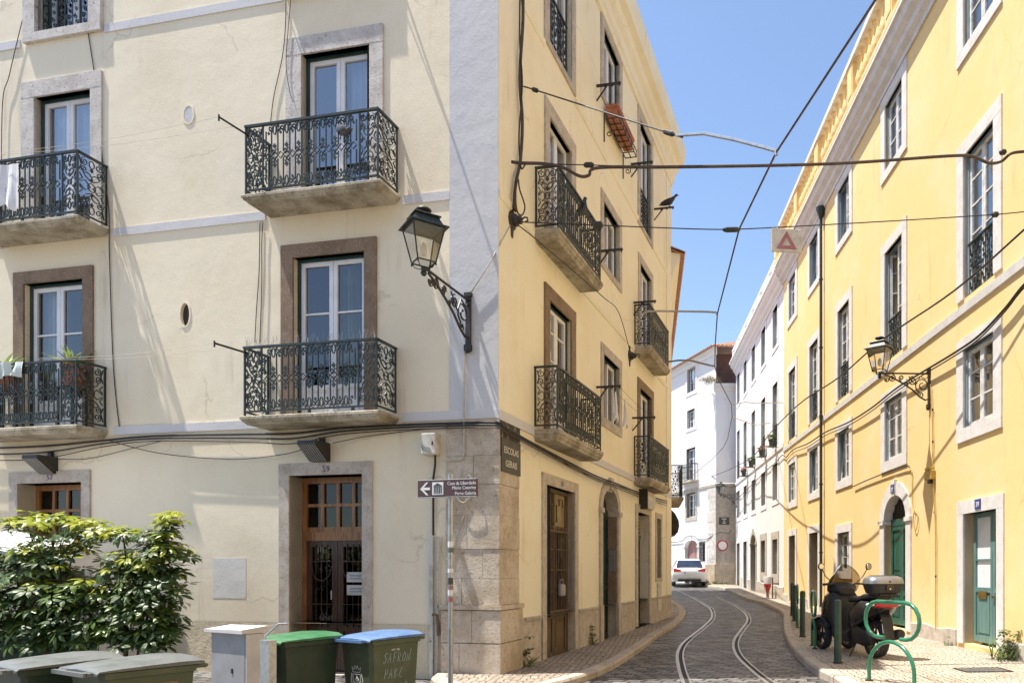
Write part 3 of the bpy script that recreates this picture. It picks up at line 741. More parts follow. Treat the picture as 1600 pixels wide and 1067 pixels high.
oval_rim(-4.75, 7.96, .075, .12, True, (.085,.13))

def panel_door(root, fac, x0, x1, z0, z1, inset, kind):
    mb = MB(); zt = z0 + (z1-z0)*.70
    y = inset; f = .07
    def pnl(a, b, c, d):
        mb.box(a, b, y+.015, y+.04, c, d)
    if kind == 'transom':                   # double door with glazed grid above
        mb.box(x0, x0+f, y, y+.07, z0, z1); mb.box(x1-f, x1, y, y+.07, z0, z1)
        mb.box(x0+f, x1-f, y, y+.07, z1-f*1.2, z1); mb.box(x0+f, x1-f, y-.015, y+.08, zt-.07, zt+.05)
        g0, g1 = zt+.12, z1-f*1.2
        mb.box(x0+f, x1-f, y+.012, y+.06, zt+.05, g0)
        for i in (1, 2, 3):
            x = x0+f + (x1-x0-2*f)*i/4; mb.box(x-.024, x+.024, y+.01, y+.06, g0, g1)
        zm = (g0+g1)/2; n = 4
        for i in range(4):
            xa = x0+f + (x1-x0-2*f)*i/4 + (.024 if i else 0); xb = x0+f + (x1-x0-2*f)*(i+1)/4 - (.024 if i < 3 else 0)
            mb.box(xa, xb, y+.01, y+.06, zm-.022, zm+.022)
        o = mb.obj('door', m_wood, **onfac(fac, root))
        gb = MB(); gb.face([(x0+f,y+.04,g0),(x1-f,y+.04,g0),(x1-f,y+.04,g1),(x0+f,y+.04,g1)]); gb.obj('transom_pane', m_glassd, o)
        xm = (x0+x1)/2; lv = MB()
        for a, b in ((x0+f, xm-.004), (xm+.004, x1-f)):
            leaf(lv, a, b, z0+.02, zt-.07, y+.005, .085, (), 0, z0+.62, .05)
        l = lv.obj('door_leaf', m_wooddk, o)
        pb = MB(); pb.face([(x0+f,y+.03,z0+.6),(x1-f,y+.03,z0+.6),(x1-f,y+.03,zt-.1),(x0+f,y+.03,zt-.1)]); pb.obj('door_pane', m_glassd, l)
        ib = MB()                           # iron grille on the leaves
        for a, b in ((x0+f, xm), (xm, x1-f)):
            c = (a+b)/2
            for x in (c-.09, c, c+.09): ib.box(x-.004, x+.004, y-.012, y, z0+.62, zt-.12)
            for z in (z0+.95, z0+1.55): ib.box(a+.08, b-.08, y-.014, y-.002, z-.006, z+.006)
            ib.strip([(c+.15*math.cos(PI+PI*i/10), z0+1.45+.17*math.sin(PI+PI*i/10)) for i in range(11)], .012, y-.013, y-.001)
        ib.obj('grille', m_wooddk, l)
        hb = MB(); hb.tube([(xm-.06,y-.0,z0+1.02),(xm-.06,y-.05,z0+1.02),(xm-.06,y-.05,z0+1.14),(xm-.06,y,z0+1.14)], .010); hb.obj('handle', m_chrome, l)
    return o
for (a, b), n in zip(A0, ('59', '57')):
    d = panel_door(HB, FA, a, b, .02, 2.75, .24, 'transom')
    sb = MB(); frame_stones(sb, a, b, .02, 2.75, .16, .15, .17, .12, .03, .33); sb.obj('stone_surround', m_lime, d)
    number(HB, FA, n, (a+b)/2 + .02, 2.79, -.033, .12, M('violet_number_paint', (.06,.03,.14), rough=.5))
    if n == '59':
        nb = MB(); nb.box(b-.40, b-.12, .215, .24, 1.10, 1.24); nb.box(b-.40, b-.12, .215, .24, 1.28, 1.42); nb.obj('paper_notice', m_boxwht, d)
        for z in (1.15, 1.19, 1.33, 1.37):
          lb = MB(); lb.box(b-.36, b-.16, .212, .215, z-.008, z+.008)
          lb.obj('notice_line', m_grey, d)
# lane side: French windows, small windows, balconies
GR = dict(edge=m_dkgreen, smat=m_lime)
window(HB, FB, 1.82, 2.85, 9.58, 11.85, (.2,.2,.14,.1), inset=.08, rail=.95, pr=.025, curtain=(m_curtain,.0,.9), **GR)
window(HB, FB, 4.72, 5.83, 10.53, 11.86, (.2,.2,.14,.1), inset=.08, pr=.025, curtain=(m_curtain,.1,.9), **GR)
window(HB, FB, 7.58, 8.68, 9.43, 11.8, (.2,.2,.2,.1), inset=.08, rail=.95, pr=.025, curtain=(m_curtain,.0,.9), **GR)
window(HB, FB, 1.82, 2.82, 6.46, 8.42, (.19,.22,.22,0), m_lime, inset=.07, pr=.03, curtain=(m_curtain,.0,.6))
window(HB, FB, 4.72, 5.83, 7.33, 8.52, (.18,.18,.18,.12), inset=.09, pr=.02, tilt=.1, curtain=(m_curtain,.3,1.), **GR)
window(HB, FB, 7.62, 8.72, 6.46, 8.5, (.18,.18,.18,0), inset=.08, pr=.02, curtain=(m_curtain,.0,1.), **GR)
window(HB, FB, 1.82, 2.82, 3.51, 5.60, (.2,.22,.21,0), m_brown, inset=.07, bars=(4.75,5.2), panel=3.98, pr=.03, edge=m_dkgreen, curtain=(m_curtain,.0,1.))
window(HB, FB, 4.72, 5.83, 4.38, 5.60, (.18,.18,.18,.18), inset=.09, pr=.02, openl=1.25, curtain=(m_curty,.5,.8), **GR)
window(HB, FB, 7.56, 8.72, 3.51, 5.62, (.2,.2,.2,0), m_brown, inset=.08, pr=.03, panel=3.98, edge=m_dkgreen, curtain=(m_curtain,.02,.5))
for a, b in ((1.27,3.37), (7.1,9.1)):
    balcony(HB, FB, a, b, 6.43, .36); balcony(HB, FB, a-.03, b+.02, 3.50, .36)
# number 50: iron-grilled shop door of weathered wood
def grille_door():
    x0, x1, z0, z1, y = 1.68, 3.0, .02, 2.75, .10
    sb = MB(); frame_stones(sb, x0, x1, .02, 2.75, .16, .17, .17, .05, .03, .3)
    mb = MB(); f = .06; xm = (x0+x1)/2
    mb.box(x0, x0+f, y, y+.08, z0, z1); mb.box(x1-f, x1, y, y+.08, z0, z1); mb.box(x0+f, x1-f, y, y+.08, z1-f, z1)
    mb.box(x0+f, x1-f, y-.01, y+.09, 2.06, 2.16); mb.box(x0+f, x1-f, y-.03, y+.1, .74, .80)
    mb.box(xm-.03, xm+.03, y-.005, y+.085, 2.16, z1-f)
    for a, b in ((x0+f, xm-.004), (xm+.004, x1-f)):
        leaf(mb, a, b, z0+.02, .74, y+.01, .07, (), 0, None, .05); mb.box(a+.07, b-.07, y+.03, y+.055, z0+.11, .67)
        mb.box(a+.12, b-.12, y+.018, y+.03, z0+.18, .60)
        mb.box(a, a+.05, y+.012, y+.07, .80, 2.06); mb.box(b-.05, b, y+.012, y+.07, .80, 2.06)
    o = mb.obj('shop_door', m_woodold, **onfac(FB, HB)); sb.obj('stone_surround', m_lime, o)
    pb = MB(); pb.face([(x0+f,y+.075,.8),(x1-f,y+.075,.8),(x1-f,y+.075,2.1),(x0+f,y+.075,2.1)]); pb.obj('door_pane', m_glass, o)
    pb = MB(); pb.box(x0+f, x1-f, y+.05, y+.07, 2.16, z1-f); pb.obj('overlight_panel', M('faded_olive_panel', (.36,.29,.16), (.28,.22,.12), sc=5.), o)
    g = MB()
    for a, b in ((x0+f+.05, xm-.05), (xm+.05, x1-f-.05)):
        c = (a+b)/2; n = 4
        for i in range(n+1):
            x = a + (b-a)*i/n; g.box(x-.008, x+.008, y-.012, y+.004, .80, 2.06)
        for z in (1.1, 1.45, 1.78): g.box(a, b, y-.016, y+.0, z-.007, z+.007)
        g.strip([(c-.06,1.98),(c-.06,1.72),(c,1.58),(c+.06,1.72),(c+.06,1.98)], .014, y-.018, y-.002)
        g.lathe([(.0,-.03),(.03,0),(0,.03)], 8); g.v[-24:] = [(c+px, y-.02+py, 1.30+pz) for px, py, pz in g.v[-24:]]
    for s in (-1, 1):                       # geometric overlight pattern
        c = xm + s*.3
        g.strip([(c-.2,2.22),(c-.2,2.5),(c-.08,2.5),(c-.08,2.6),(c+.08,2.6),(c+.08,2.5),(c+.2,2.5),(c+.2,2.22)], .022, y-.01, y+.01)
        for k in (-.16, 0, .16): g.strip([(c+k-.05,2.10),(c+k,2.15),(c+k+.05,2.10)], .018, y-.03, y-.012)
    g.obj('grille', m_woodold, o)
    b = MB(); b.bbox(xm+.10, xm+.30, y-.09, y-.015, 1.02, 1.22, .02); b.tube([(xm+.12,y-.05,1.22),(xm+.13,y-.05,1.29),(xm+.27,y-.05,1.29),(xm+.28,y-.05,1.22)], .008)
    b.obj('letter_box', m_grey, o)
    number(HB, FB, '50', 2.34, 2.79, -.033, .12)
grille_door()
# arched entrance with a green leaf standing open and a plaque on its side wall
sb = MB(); arch_surround(sb, 4.60, 5.68, .06, 2.64, .40, .17, .035, .24)
for a, b in ((4.43,4.60), (5.68,5.85)): sb.box(a-.02, b+.02, -.05, .02, .06, .78)
ab = MB(); leaf(ab, 4.60, 5.14, .08, 2.55, .19, .08, (), 0, 1.1, .05); leaf(ab, 5.14, 5.68, .08, 2.55, .19, .08, (), 0, 1.1, .05); ab.box(4.68, 5.06, .205, .225, 1.15, 2.47); ab.box(5.22, 5.6, .205, .225, 1.15, 2.47); ab.box(4.6, 5.68, .185, .25, 2.55, 2.66); arch_fill(ab, 4.62, 5.66, 2.66, .36, .21, .23)
o = ab.obj('arched_door', m_dkgreen, **onfac(FB, HB)); sb.obj('stone_surround', m_lime, o)
vb = MB(); vb.box(5.66, 5.679, .0, .185, .80, 2.53); vb.obj('porch_panel', m_brown, o)
pb = MB(); pb.box(5.645, 5.66, .03, .16, 1.42, 1.85); pb.obj('plaque', m_galv, o)
# street door with louvred overlight, and the barred slit window beside it
sb = MB(); frame_stones(sb, 7.36, 8.46, .17, 2.76, .2, .2, .18, 0, .03, .34)
mb = MB(); leaf(mb, 7.40, 7.92, .18, 2.2, .2, .06, (.62,1.3,1.75), 0, .9, .05); leaf(mb, 7.92, 8.42, .18, 2.2, .2, .06, (1.3,1.75), 0, .9, .05); mb.box(7.36, 8.46, .19, .27, 2.2, 2.28)
for i in range(5): mb.box(7.4, 8.42, .2+.004*i, .25, 2.32+i*.085, 2.37+i*.085)
o = mb.obj('street_door', m_dkgreen, **onfac(FB, HB)); sb.obj('stone_surround', m_lime, o)
pb = MB(); pb.face([(7.4,.24,.9),(8.42,.24,.9),(8.42,.24,2.2),(7.4,.24,2.2)]); pb.obj('door_pane', m_glassd, o)
mb = MB(); mb.box(7.42, 7.9, .165, .195, .2, .85); mb.obj('kick_plate', m_grey, o)
window(HB, FB, 9.34, 9.80, 1.25, 2.75, (.14,.14,.14,.1), m_lime, m_irond, .12, bars=(1.6,1.95,2.3), leaves=1, pane=m_glassd, pr=.02, fw=.04)
mb = MB(); mb.box(9.36, 9.78, -.035, .0, .42, 1.12); mb.obj('meter_cover', m_boxwht, **onfac(FB, HB))
# smooth painted patch and dado panels low on the cream wall
mb = MB(); mb.box(-4.34, -3.80, -.003, .0, 1.05, 1.62); mb.obj('painted_patch', plaster('faint_grey_patch', (.72,.70,.64), (.68,.66,.61), (.50,.46,.40)), **onfac(FA, HB))
# ------------------------------------------------------------------ yellow terrace on the right
def rect(fac, x0, x1, yt, yb):
    u0 = fac.pix(x0, yt)[0]; u1 = fac.pix(x1, yt)[0]; xm = (x0+x1)/2
    return min(u0,u1), max(u0,u1), fac.pix(xm, yb)[1], fac.pix(xm, yt)[1]
YB = thing('terrace_house', 'sunlit yellow terrace house with white stone window frames and a balustrade on its roof', 'house', FR.W(-20,0,0))
U0, U1, RT = -27.8, 5., 12.2
cols = [-8.2, -12.24, -16.18, -19.97, -23.2, -26.3]
hw = .53
R1g = (-12.77, -11.61, .2, 2.40); R2g = (-16.76, -15.44, .2, 3.06); R3g = (-20.5, -19.43, 1.42, 2.45); R4g = (-23.75, -22.68, .3, 2.6); R5g = (-26.8, -25.8, .35, 2.65)
holes = [(c-hw, c+hw, a, b) for c in cols for a, b in ((10.31,11.75),(6.06,8.48),(3.85,5.18))] + [R1g, R2g, R3g, R4g, R5g]
wall(YB, FR, 'wall', U0, U1, -.6, RT+.3, holes, m_yellow, depth=.3, inner=2.)
mb = MB(); a, b, c = (FR.W(U0,0,0)-YB.location), (FR.W(U1,0,0)-YB.location), FR.W(U1,-9,0)-YB.location; d = FR.W(U0,-9,0)-YB.location
for p, q in ((b,c),(c,d),(d,a)): mb.face([(p.x,p.y,-.6),(q.x,q.y,-.6),(q.x,q.y,RT+.3),(p.x,p.y,RT+.3)])
mb.face([(p.x,p.y,RT+.3) for p in (a,b,c,d)]); mb.obj('rear_wall', m_yellow, YB)
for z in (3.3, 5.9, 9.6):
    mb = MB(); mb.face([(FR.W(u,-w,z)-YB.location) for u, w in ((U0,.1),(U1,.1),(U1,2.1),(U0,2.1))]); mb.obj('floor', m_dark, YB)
def plinth(root, fac, name, u0, u1, h, mat, pr, skip):
    segs = [(u0,u1)]
    for s0, s1 in skip: segs = [q for s in segs for q in ((s[0],min(s[1],s0)),(max(s[0],s1),s[1])) if q[1]-q[0] > .02]
    for p, q in segs:
        mb = MB(); R = []
        for i in range(9):
            u = p + (q-p)*i/8; t = gz(fac.W(u,0,0).y) + h + .025*math.sin(u*5.1)
            R.append([(u,0,-.3),(u,-pr,-.3),(u,-pr,t-.02),(u,-pr+.015,t),(u,0,t)])
        mb.loft(R); mb.obj(name, mat, **onfac(fac, root))
plinth(YB, FR, 'stone_plinth', U0, U1, .40, m_lime, .03, [(-13.05,-11.33),(-17.04,-15.16),(-24.0,-22.4),(-27.07,-25.52)])
band(YB, FR, 'string_course', U0, U1, [(0,5.80),(.035,5.81),(.045,5.95),(0,5.97)], m_wtrim)
cor = [(0,12.02),(.04,12.02),(.05,12.12),(.14,12.2),(.16,12.32),(.27,12.42),(.30,12.58),(.36,12.6),(.36,12.68),(0,12.72)]
band(YB, FR, 'cornice', U0, U1, cor, m_wtrim)
mb = MB(); mb.box(U0, U1, -.36, .0, 12.705, 12.80); mb.obj('parapet_base', m_yellow, **onfac(FR, YB))
x = U0
k = 0
while x < -6:                               # balustrade: piers and runs of turned balusters under a white rail
    run = 2.3 if k % 2 else 2.9
    pb = MB(); pb.box(x, x+.42, -.36, .0, 12.80, 13.66); pb.box(x+.06, x+.36, -.372, -.36, 12.9, 13.56); pb.obj('balustrade_pier', m_yellow, **onfac(FR, YB))
    bb = MB(); n = 8
    for i in range(n):
        m = len(bb.v)
        bb.lathe([(.075,12.80),(.075,12.87),(.045,12.91),(.10,13.06),(.105,13.16),(.045,13.42),(.04,13.52),(.075,13.57),(.075,13.66)], 10, x+.42+run*(i+.5)/n, -.22)
    bb.obj('balustrade', m_yellow, **onfac(FR, YB), smooth=True)
    x += .42 + run; k += 1
mb = MB(); mb.box(U0-.03, x, -.40, .03, 13.66, 13.80); mb.obj('parapet_rail', m_wtrim, **onfac(FR, YB))
wf = dict(smat=m_wtrim, fmat=m_oldpaint)
for i, c in enumerate(cols):
    cur = [(m_curtain,.02,.98), (m_curtain,.03,.97), (m_curtain,.0,.95), (m_curtain,.0,.6), (m_curtain,.2,1.), (m_curtain,.1,.9)][i]
    window(YB, FR, c-hw, c+hw, 10.31, 11.75, (.26,.26,.24,.2), inset=.07, bars=(10.85,11.3), edge=m_blueframe, tilt=.12 if i in (3,4) else 0, curtain=(m_curtain,.35,1.) if i != 3 else None, **wf)
    window(YB, FR, c-hw, c+hw, 6.06, 8.48, (.26,.26,.24,0), inset=.08, bars=(7.1,7.58,8.02), edge=m_blueframe, rail=.92, openl=1.2 if i == 2 else 0, curtain=cur if i in (0,1,3,5) else None, **wf)
    window(YB, FR, c-hw, c+hw, 3.85, 5.18, (.26,.26,.2,.22), inset=.05, bars=(4.32,4.76), edge=m_blueframe, curtain=cur, pane=m_glass, tilt=.1 if i in (3,4) else 0, **wf)
a, b, z0, z1 = R1g                          # number 39: pair of faded teal leaves, one glazed
sb = MB(); frame_stones(sb, a, b, z0, z1, .24, .22, .22, 0, .03, .4)
mb = MB(); xm = a + (b-a)*.60; leaf(mb, a+.02, xm-.004, z0+.05, z1, .15, .08, (1.62,), 0, 1.12, .05); leaf(mb, xm+.004, b-.02, z0+.05, z1, .15, .07, (), 0, 1.12, .05)
mb.box(xm+.075, b-.09, .165, .19, 1.16, z1-.07); mb.box(xm+.10, b-.12, .15, .165, 1.25, z1-.15)
o = mb.obj('door', m_teal, **onfac(FR, YB)); sb.obj('stone_surround', m_wtrim, o)
pb = MB(); pb.face([(a+.1,.182,1.16),(xm-.08,.182,1.16),(xm-.08,.182,z1-.08),(a+.1,.182,z1-.08)]); pb.obj('door_pane', m_curtain, o)
pb = MB(); pb.box(a+.2, xm-.2, .138, .152, .98, 1.10); pb.box(a+.25, xm-.25, .132, .14, 1.02, 1.06); pb.obj('letter_slot', M('old_brass', (.42,.28,.09), rough=.35, metal=.8), o)
kb = MB(); kb.tube([(xm+.05,.15,1.02),(xm+.05,.105,1.02)], [.012,.03], 8); kb.obj('door_knob', bpy.data.materials['old_brass'], o)
tb = MB(); tb.box(-12.30, -12.10, -.045, -.032, 2.44, 2.60); o2 = tb.obj('number_plate', m_bluesg, o)
number(YB, FR, '39', -12.20, 2.475, -.047, .12, m_whitesg)
a, b, z0, z1 = R2g                          # arched entrance with bottle-green leaves
sb = MB(); arch_surround(sb, a, b, z0, 2.55, .5, .28, .03, .24)
mb = MB(); xm = (a+b)/2
for p, q in ((a, xm-.004), (xm+.004, b)):
    leaf(mb, p, q, z0+.06, 2.42, .14, .1, (1.35,), 0, .95, .06); mb.box(p+.14, q-.14, .155, .18, 1.05, 1.27); mb.box(p+.14, q-.14, .155, .18, 1.45, 2.25)
    mb.box(p+.1, q-.1, .17, .19, .99, 2.33)
mb.box(a, b, .13, .22, 2.42, 2.56)
o = mb.obj('arched_door', m_door, **onfac(FR, YB)); sb.obj('stone_surround', m_wtrim, o)
fb = MB(); arch_fill(fb, a+.02, b-.02, 2.56, .47, .18, .20); fb.obj('fanlight', m_dark, o)
gb = MB()
for i in range(1, 8):
    t = PI*i/8; gb.box(xm + .62*math.cos(t)-.008, xm + .62*math.cos(t)+.008, .15, .165, 2.56, 2.56+.46*math.sin(t))
gb.obj('fan_grille', m_irond, o)
kb = MB(); kb.tube([(xm+.06,.14,1.15),(xm+.06,.09,1.15)], [.012,.035], 8); kb.obj('door_knob', bpy.data.materials['old_brass'], o)
tb = MB(); tb.box(xm-.09, xm+.09, -.075, -.062, 3.10, 3.28); tb.obj('number_plate', m_bluesg, o); number(YB, FR, '37', xm, 3.13, -.077, .12, m_whitesg)
a, b, z0, z1 = R3g
window(YB, FR, a, b, z0, z1, (.28,.22,.22,.2), inset=.1, bars=(1.8,2.12), edge=m_blueframe, curtain=(m_curtain,.1,.95), **wf)
for (a, b, z0, z1), mt in ((R4g, m_teal), (R5g, m_woodold)):
    sb = MB(); frame_stones(sb, a, b, z0-.1, z1, .22, .22, .22, 0, .03, .45)
    mb = MB(); xm = a + .5*(b-a)
    leaf(mb, xm, b-.02, z0, z1-.02, .40, .08, (1.7,), 0, 1.2, .05)
    o = mb.obj('door', mt, **onfac(FR, YB)); sb.obj('stone_surround', m_wtrim, o)
    mb = MB(); mb.box(a+.02, a+.07, .45, .9, z0, z1-.02); mb.obj('open_leaf', mt, o)
    mb = MB(); mb.box(a, b, .38, .95, z0-.06, z0-.005); mb.obj('threshold', m_lime, o)
# ------------------------------------------------------------------ white terrace beyond it
WB = thing('white_terrace_house', 'bright white terrace house with green shutter strips, between the yellow terrace and the end house', 'house', FR.W(-34,0,0))
wc = [FR.pix(p, 800)[0] for p in (1211.5, 1193, 1177.5, 1164.7, 1154.)]
W0, W1 = -40.4, -27.8
holes = [(c-.5, c+.5, a, b) for c in wc for a, b in ((10.2,11.75),(6.25,8.75),(4.2,5.6))]
gw = [(wc[0]-.5,wc[0]+.5,1.3,2.65), (wc[1]-.5,wc[1]+.5,1.35,2.7), (wc[2]-.7,wc[2]+.7,.4,3.1), (wc[3]-.55,wc[3]+.55,.45,2.85), (wc[4]-.55,wc[4]+.55,.45,2.85)]
wall(WB, FR, 'wall', W0, W1, -.5, 12.3, holes + gw, m_pinkwht, inner=2.)
mb = MB(); a, b, c, d = [FR.W(u,w,0)-WB.location for u, w in ((W0,0),(W1,0),(W1,-8),(W0,-8))]
for p, q in ((b,c),(c,d),(d,a)): mb.face([(p.x,p.y,-.6),(q.x,q.y,-.6),(q.x,q.y,12.3),(p.x,p.y,12.3)])
mb.face([(p.x,p.y,12.3) for p in (a,b,c,d)]); mb.obj('rear_wall', m_pinkwht, WB)
plinth(WB, FR, 'stone_plinth', W0, W1, .62, m_lime, .025, [(g[0]-.18,g[1]+.18) for g in gw[2:]])
band(WB, FR, 'string_course', W0, W1, [(0,6.0),(.04,6.0),(.05,6.14),(0,6.16)], m_white)
band(WB, FR, 'cornice', W0, W1, [(a*1.05,z-.12) for a, z in cor], m_white)
mb = MB(); mb.box(W0, W1, -.2, .1, 12.58, 12.72); mb.box(W0, W1, -.22, .12, 13.14, 13.24)
mb.obj('parapet_rail', m_white, **onfac(FR, WB))
for i in range(6):
    u = W0 + (W1-W0)*i/6
    pb = MB(); pb.box(u, u+.3, -.2, .1, 12.72, 13.14); pb.obj('balustrade_pier', m_white, **onfac(FR, WB))
    bb = MB(); L = (W1-W0)/6-.3
    for k in range(9): bb.lathe([(.05,12.72),(.03,12.78),(.06,12.9),(.03,13.06),(.05,13.14)], 6, u+.3+L*(k+.5)/9, -.05)
    bb.obj('balustrade', m_white, **onfac(FR, WB))
gr = dict(smat=m_white, fmat=m_pvc, edge=m_teal)
for i, c in enumerate(wc):
    window(WB, FR, c-.5, c+.5, 10.2, 11.75, (.2,.2,.2,.16), inset=.12, bars=(10.7,11.2), pr=.02, **gr)
    window(WB, FR, c-.5, c+.5, 6.25, 8.75, (.2,.2,.2,.06), inset=.12, bars=(7.2,7.8), rail=.95, pr=.02, **gr)
    window(WB, FR, c-.5, c+.5, 4.2, 5.6, (.2,.2,.2,.2), inset=.15, bars=(4.7,5.15), pr=.02, **gr)
for g in gw[:2]: window(WB, FR, g[0], g[1], g[2], g[3], (.25,.25,.3,.35), inset=.15, bars=(1.75,2.2), pr=.03, smat=m_lime, fmat=m_pvc, edge=m_teal)
a, b, z0, z1 = gw[2]; sb = MB(); arch_surround(sb, a, b, z0, 2.7, .38, .2, .03, .45)
mb = MB(); leaf(mb, a, (a+b)/2, z0, 2.7, .4, .09, (1.6,), 0, 1.1); leaf(mb, (a+b)/2, b, z0, 2.7, .4, .09, (1.6,), 0, 1.1); arch_fill(mb, a+.02, b-.02, 2.7, .36, .42, .45)
o = mb.obj('arched_door', m_door, **onfac(FR, WB)); sb.obj('stone_surround', m_lime, o)
for a, b, z0, z1 in gw[3:]:
    sb = MB(); frame_stones(sb, a, b, z0, z1, .18, .18, .2, 0, .025, .3)
    mb = MB(); leaf(mb, a, (a+b)/2, z0, z1, .15, .08, (1.7,), 0, 1.3); leaf(mb, (a+b)/2, b, z0, z1, .15, .08, (1.7,), 0, 1.3)
    o = mb.obj('door', m_teal, **onfac(FR, WB)); sb.obj('stone_surround', m_white, o)
    pb = MB(); pb.face([(a,.18,1.3),(b,.18,1.3),(b,.18,z1),(a,.18,z1)]); pb.obj('door_pane', m_glass, o)
def tile_roof(mb, a, b, c, d, pitch=.22, amp=.035):
    """corrugated clay-tile slope: a-b the eave, d-c the ridge"""
    a, b, c, d = map(Vector, (a, b, c, d)); n = max(3, int((b-a).length/pitch)); nrm = (b-a).cross(d-a).normalized()
    if nrm.z < 0: nrm = -nrm
    top, bot = [], []
    for i in range(n*4+1):
        t = i/(n*4); h = abs(math.sin(PI*t*n))*amp*2
        top.append((a.lerp(b,t)+nrm*h, d.lerp(c,t)+nrm*h)); bot.append((a.lerp(b,t)-nrm*.05, d.lerp(c,t)-nrm*.05))
    for i in range(n*4):
        mb.face([top[i][0],top[i+1][0],top[i+1][1],top[i][1]]); mb.face([bot[i][0],bot[i+1][0],top[i+1][0],top[i][0]])
        mb.face([bot[i+1][0],bot[i][0],bot[i][1],bot[i+1][1]])
for u in (wc[0]+.4, wc[1]+.3, wc[2]+.2):    # tiled dormers behind the parapet
    L = lambda x, w, z: FR.W(u+x, w, z) - WB.location
    mb = MB()
    for s in (-1, 1): tile_roof(mb, L(s*1.0,-.5,14.0), L(s*1.0,-3,14.0), L(0,-3,14.55), L(0,-.5,14.55))
    dm = mb.obj('dormer_roof', m_tile, WB)
    mb = MB(); mb.prism([(u-.85,12.3),(u+.85,12.3),(u+.85,14.0),(u,14.45),(u-.85,14.0)], .7, 2.9); mb.obj('dormer', m_white, dm, loc=FR.W(0,0,0)-WB.location, rz=FR.a)
# ------------------------------------------------------------------ white house closing the bend
EB = thing('end_house', 'white house closing the bend of the lane, with a stone corner and tiled roof', 'house', (2.59, 41., 0))
eh = [rect(FE, *r) for r in ((1074,1087,572,612),(1074,1086,640,668),(1073,1087,700,752),(1073,1087,770,808))]
ed = rect(FE, 1070.5, 1090, 843, 900); ew = rect(FE, 1092.5, 1103, 846, 878)
ed = (ed[0], ed[1], .6, ed[3]); ek = rect(FE, 1046, 1054, 846, 905)
wall(EB, FE, 'wall', -9, 0, -.5, 13.6, eh + [ed, ew], m_white, inner=2.)
wall(EB, FG, 'shaded_end_wall', 0, 3., 6.1, 11.55, [], m_white, inner=0)
wall(EB, FG, 'stone_end_wall', 0, 3., -.5, 6.1, [], m_lime, inner=0)
O = EB.location; mb = MB(); P = [FE.W(-9,0,0)-O, FE.W(0,0,0)-O, FG.W(3,0,0)-O, FG.W(5,-9,0)-O]
for p, q in ((P[2],P[3]),(P[3],P[0])): mb.face([(p.x,p.y,-.5),(q.x,q.y,-.5),(q.x,q.y,13.6),(p.x,p.y,13.6)])
mb.obj('rear_wall', m_white, EB)
mb = MB(); mb.face([(0,0,11.55),(3,0,11.55),(3,1.3,11.55),(.0,1.3,11.55)]); mb.obj('terrace_floor', m_lime, EB)
mb = MB(); mb.face([(-.05,1.2,11.55),(3.2,1.2,11.55),(3.2,1.2,13.6),(-.05,1.2,13.6)]); mb.face([(0.02,0,11.55),(0.02,1.3,11.55),(0.02,1.3,13.6),(.02,0,13.6)])
mb.obj('recessed_wall', M('brown_render', (.22,.12,.095), (.17,.09,.07), sc=3.), EB)
band(EB, FG, 'cornice', -.12, 2.2, [(0,11.2),(.06,11.22),(.1,11.36),(.24,11.44),(.26,11.60),(0,11.62)], m_white)
band(EB, FE, 'cornice', -9, .1, [(0,13.2),(.08,13.24),(.12,13.4),(.3,13.5),(.3,13.6),(0,13.62)], m_white)
mb = MB(); R0 = lambda p, w, z: (p.x, p.y, z)
e0 = FE.W(-9,.4,13.6)-O; e1 = FE.W(.3,.4,13.6)-O; e2 = Vector((3.4,-.1,13.55)); rg = Vector((2.6,4.5,15.4)); rg2 = FE.W(-9,-4.5,15.4)-O
tile_roof(mb, e0, e1, rg, rg2); tile_roof(mb, e1, e2, Vector((5,4.5,15.4)), rg); mb.obj('tiled_roof', m_tile, EB)
mb = MB(); mb.loft([[(1.0+.9*i/6,-.02,11.6),(1.0+.9*i/6,.25,11.6),(1.0+.9*i/6,.25,11.65+.9*(i/6)**1.8),(1.0+.9*i/6,-.02,11.65+.9*(i/6)**1.8)] for i in range(7)]); mb.obj('curved_parapet', m_white, EB)
for z in range(8):
    mb = MB(); mb.box(-.85 - .12*(z % 2), 0.012, -.03, .02, .7+z*.68, .7+z*.68+.66); mb.obj('corner_stone', m_limew, **onfac(FE, EB))
mb = MB(); mb.box(-1.1, .0, -.09, .02, .3, 1.75); mb.obj('stone_base', m_quoin, **onfac(FE, EB))
mb = MB(); mb.box(-.04, 1.05, -.09, .02, .3, 1.75); mb.obj('stone_base', m_quoin, **onfac(FG, EB))
band(EB, FE, 'string_course', -9, -.0, [(0,6.0),(.05,6.02),(.06,6.16),(0,6.2)], m_lime); band(EB, FG, 'string_course', 0, 1.1, [(0,6.0),(.05,6.02),(.06,6.16),(0,6.2)], m_lime)
for i, h in enumerate(eh):
    window(EB, FE, *h, (.2,.2,.22,.2), smat=m_white if i < 3 else m_lime, fmat=m_pvc, inset=.16, bars=(h[2]+(h[3]-h[2])*.4, h[2]+(h[3]-h[2])*.7), edge=m_brown, pr=.025)
h = eh[2]; mb = MB(); mb.box(h[0]-.35, h[1]+.35, -.5, 0, h[2]-.12, h[2]); o = mb.obj('balcony', m_lime, **onfac(FE, EB))
mb = MB(); simple_rail(mb, h[0]-.32, h[1]+.32, h[2]+.02, h[2]+.95, -.46, .014)
for x in (h[0]-.32, h[1]+.32): mb.box(x-.012, x+.012, -.46, 0, h[2]+.9, h[2]+.95); [mb.box(x-.007, x+.007, -.46+.1*k, -.45+.1*k, h[2], h[2]+.9) for k in range(5)]
mb.obj('railing', m_irond, o)
sb = MB(); zs = ed[3]-.35; arch_surround(sb, ed[0], ed[1], .6, zs, .33, .2, .03, .3)
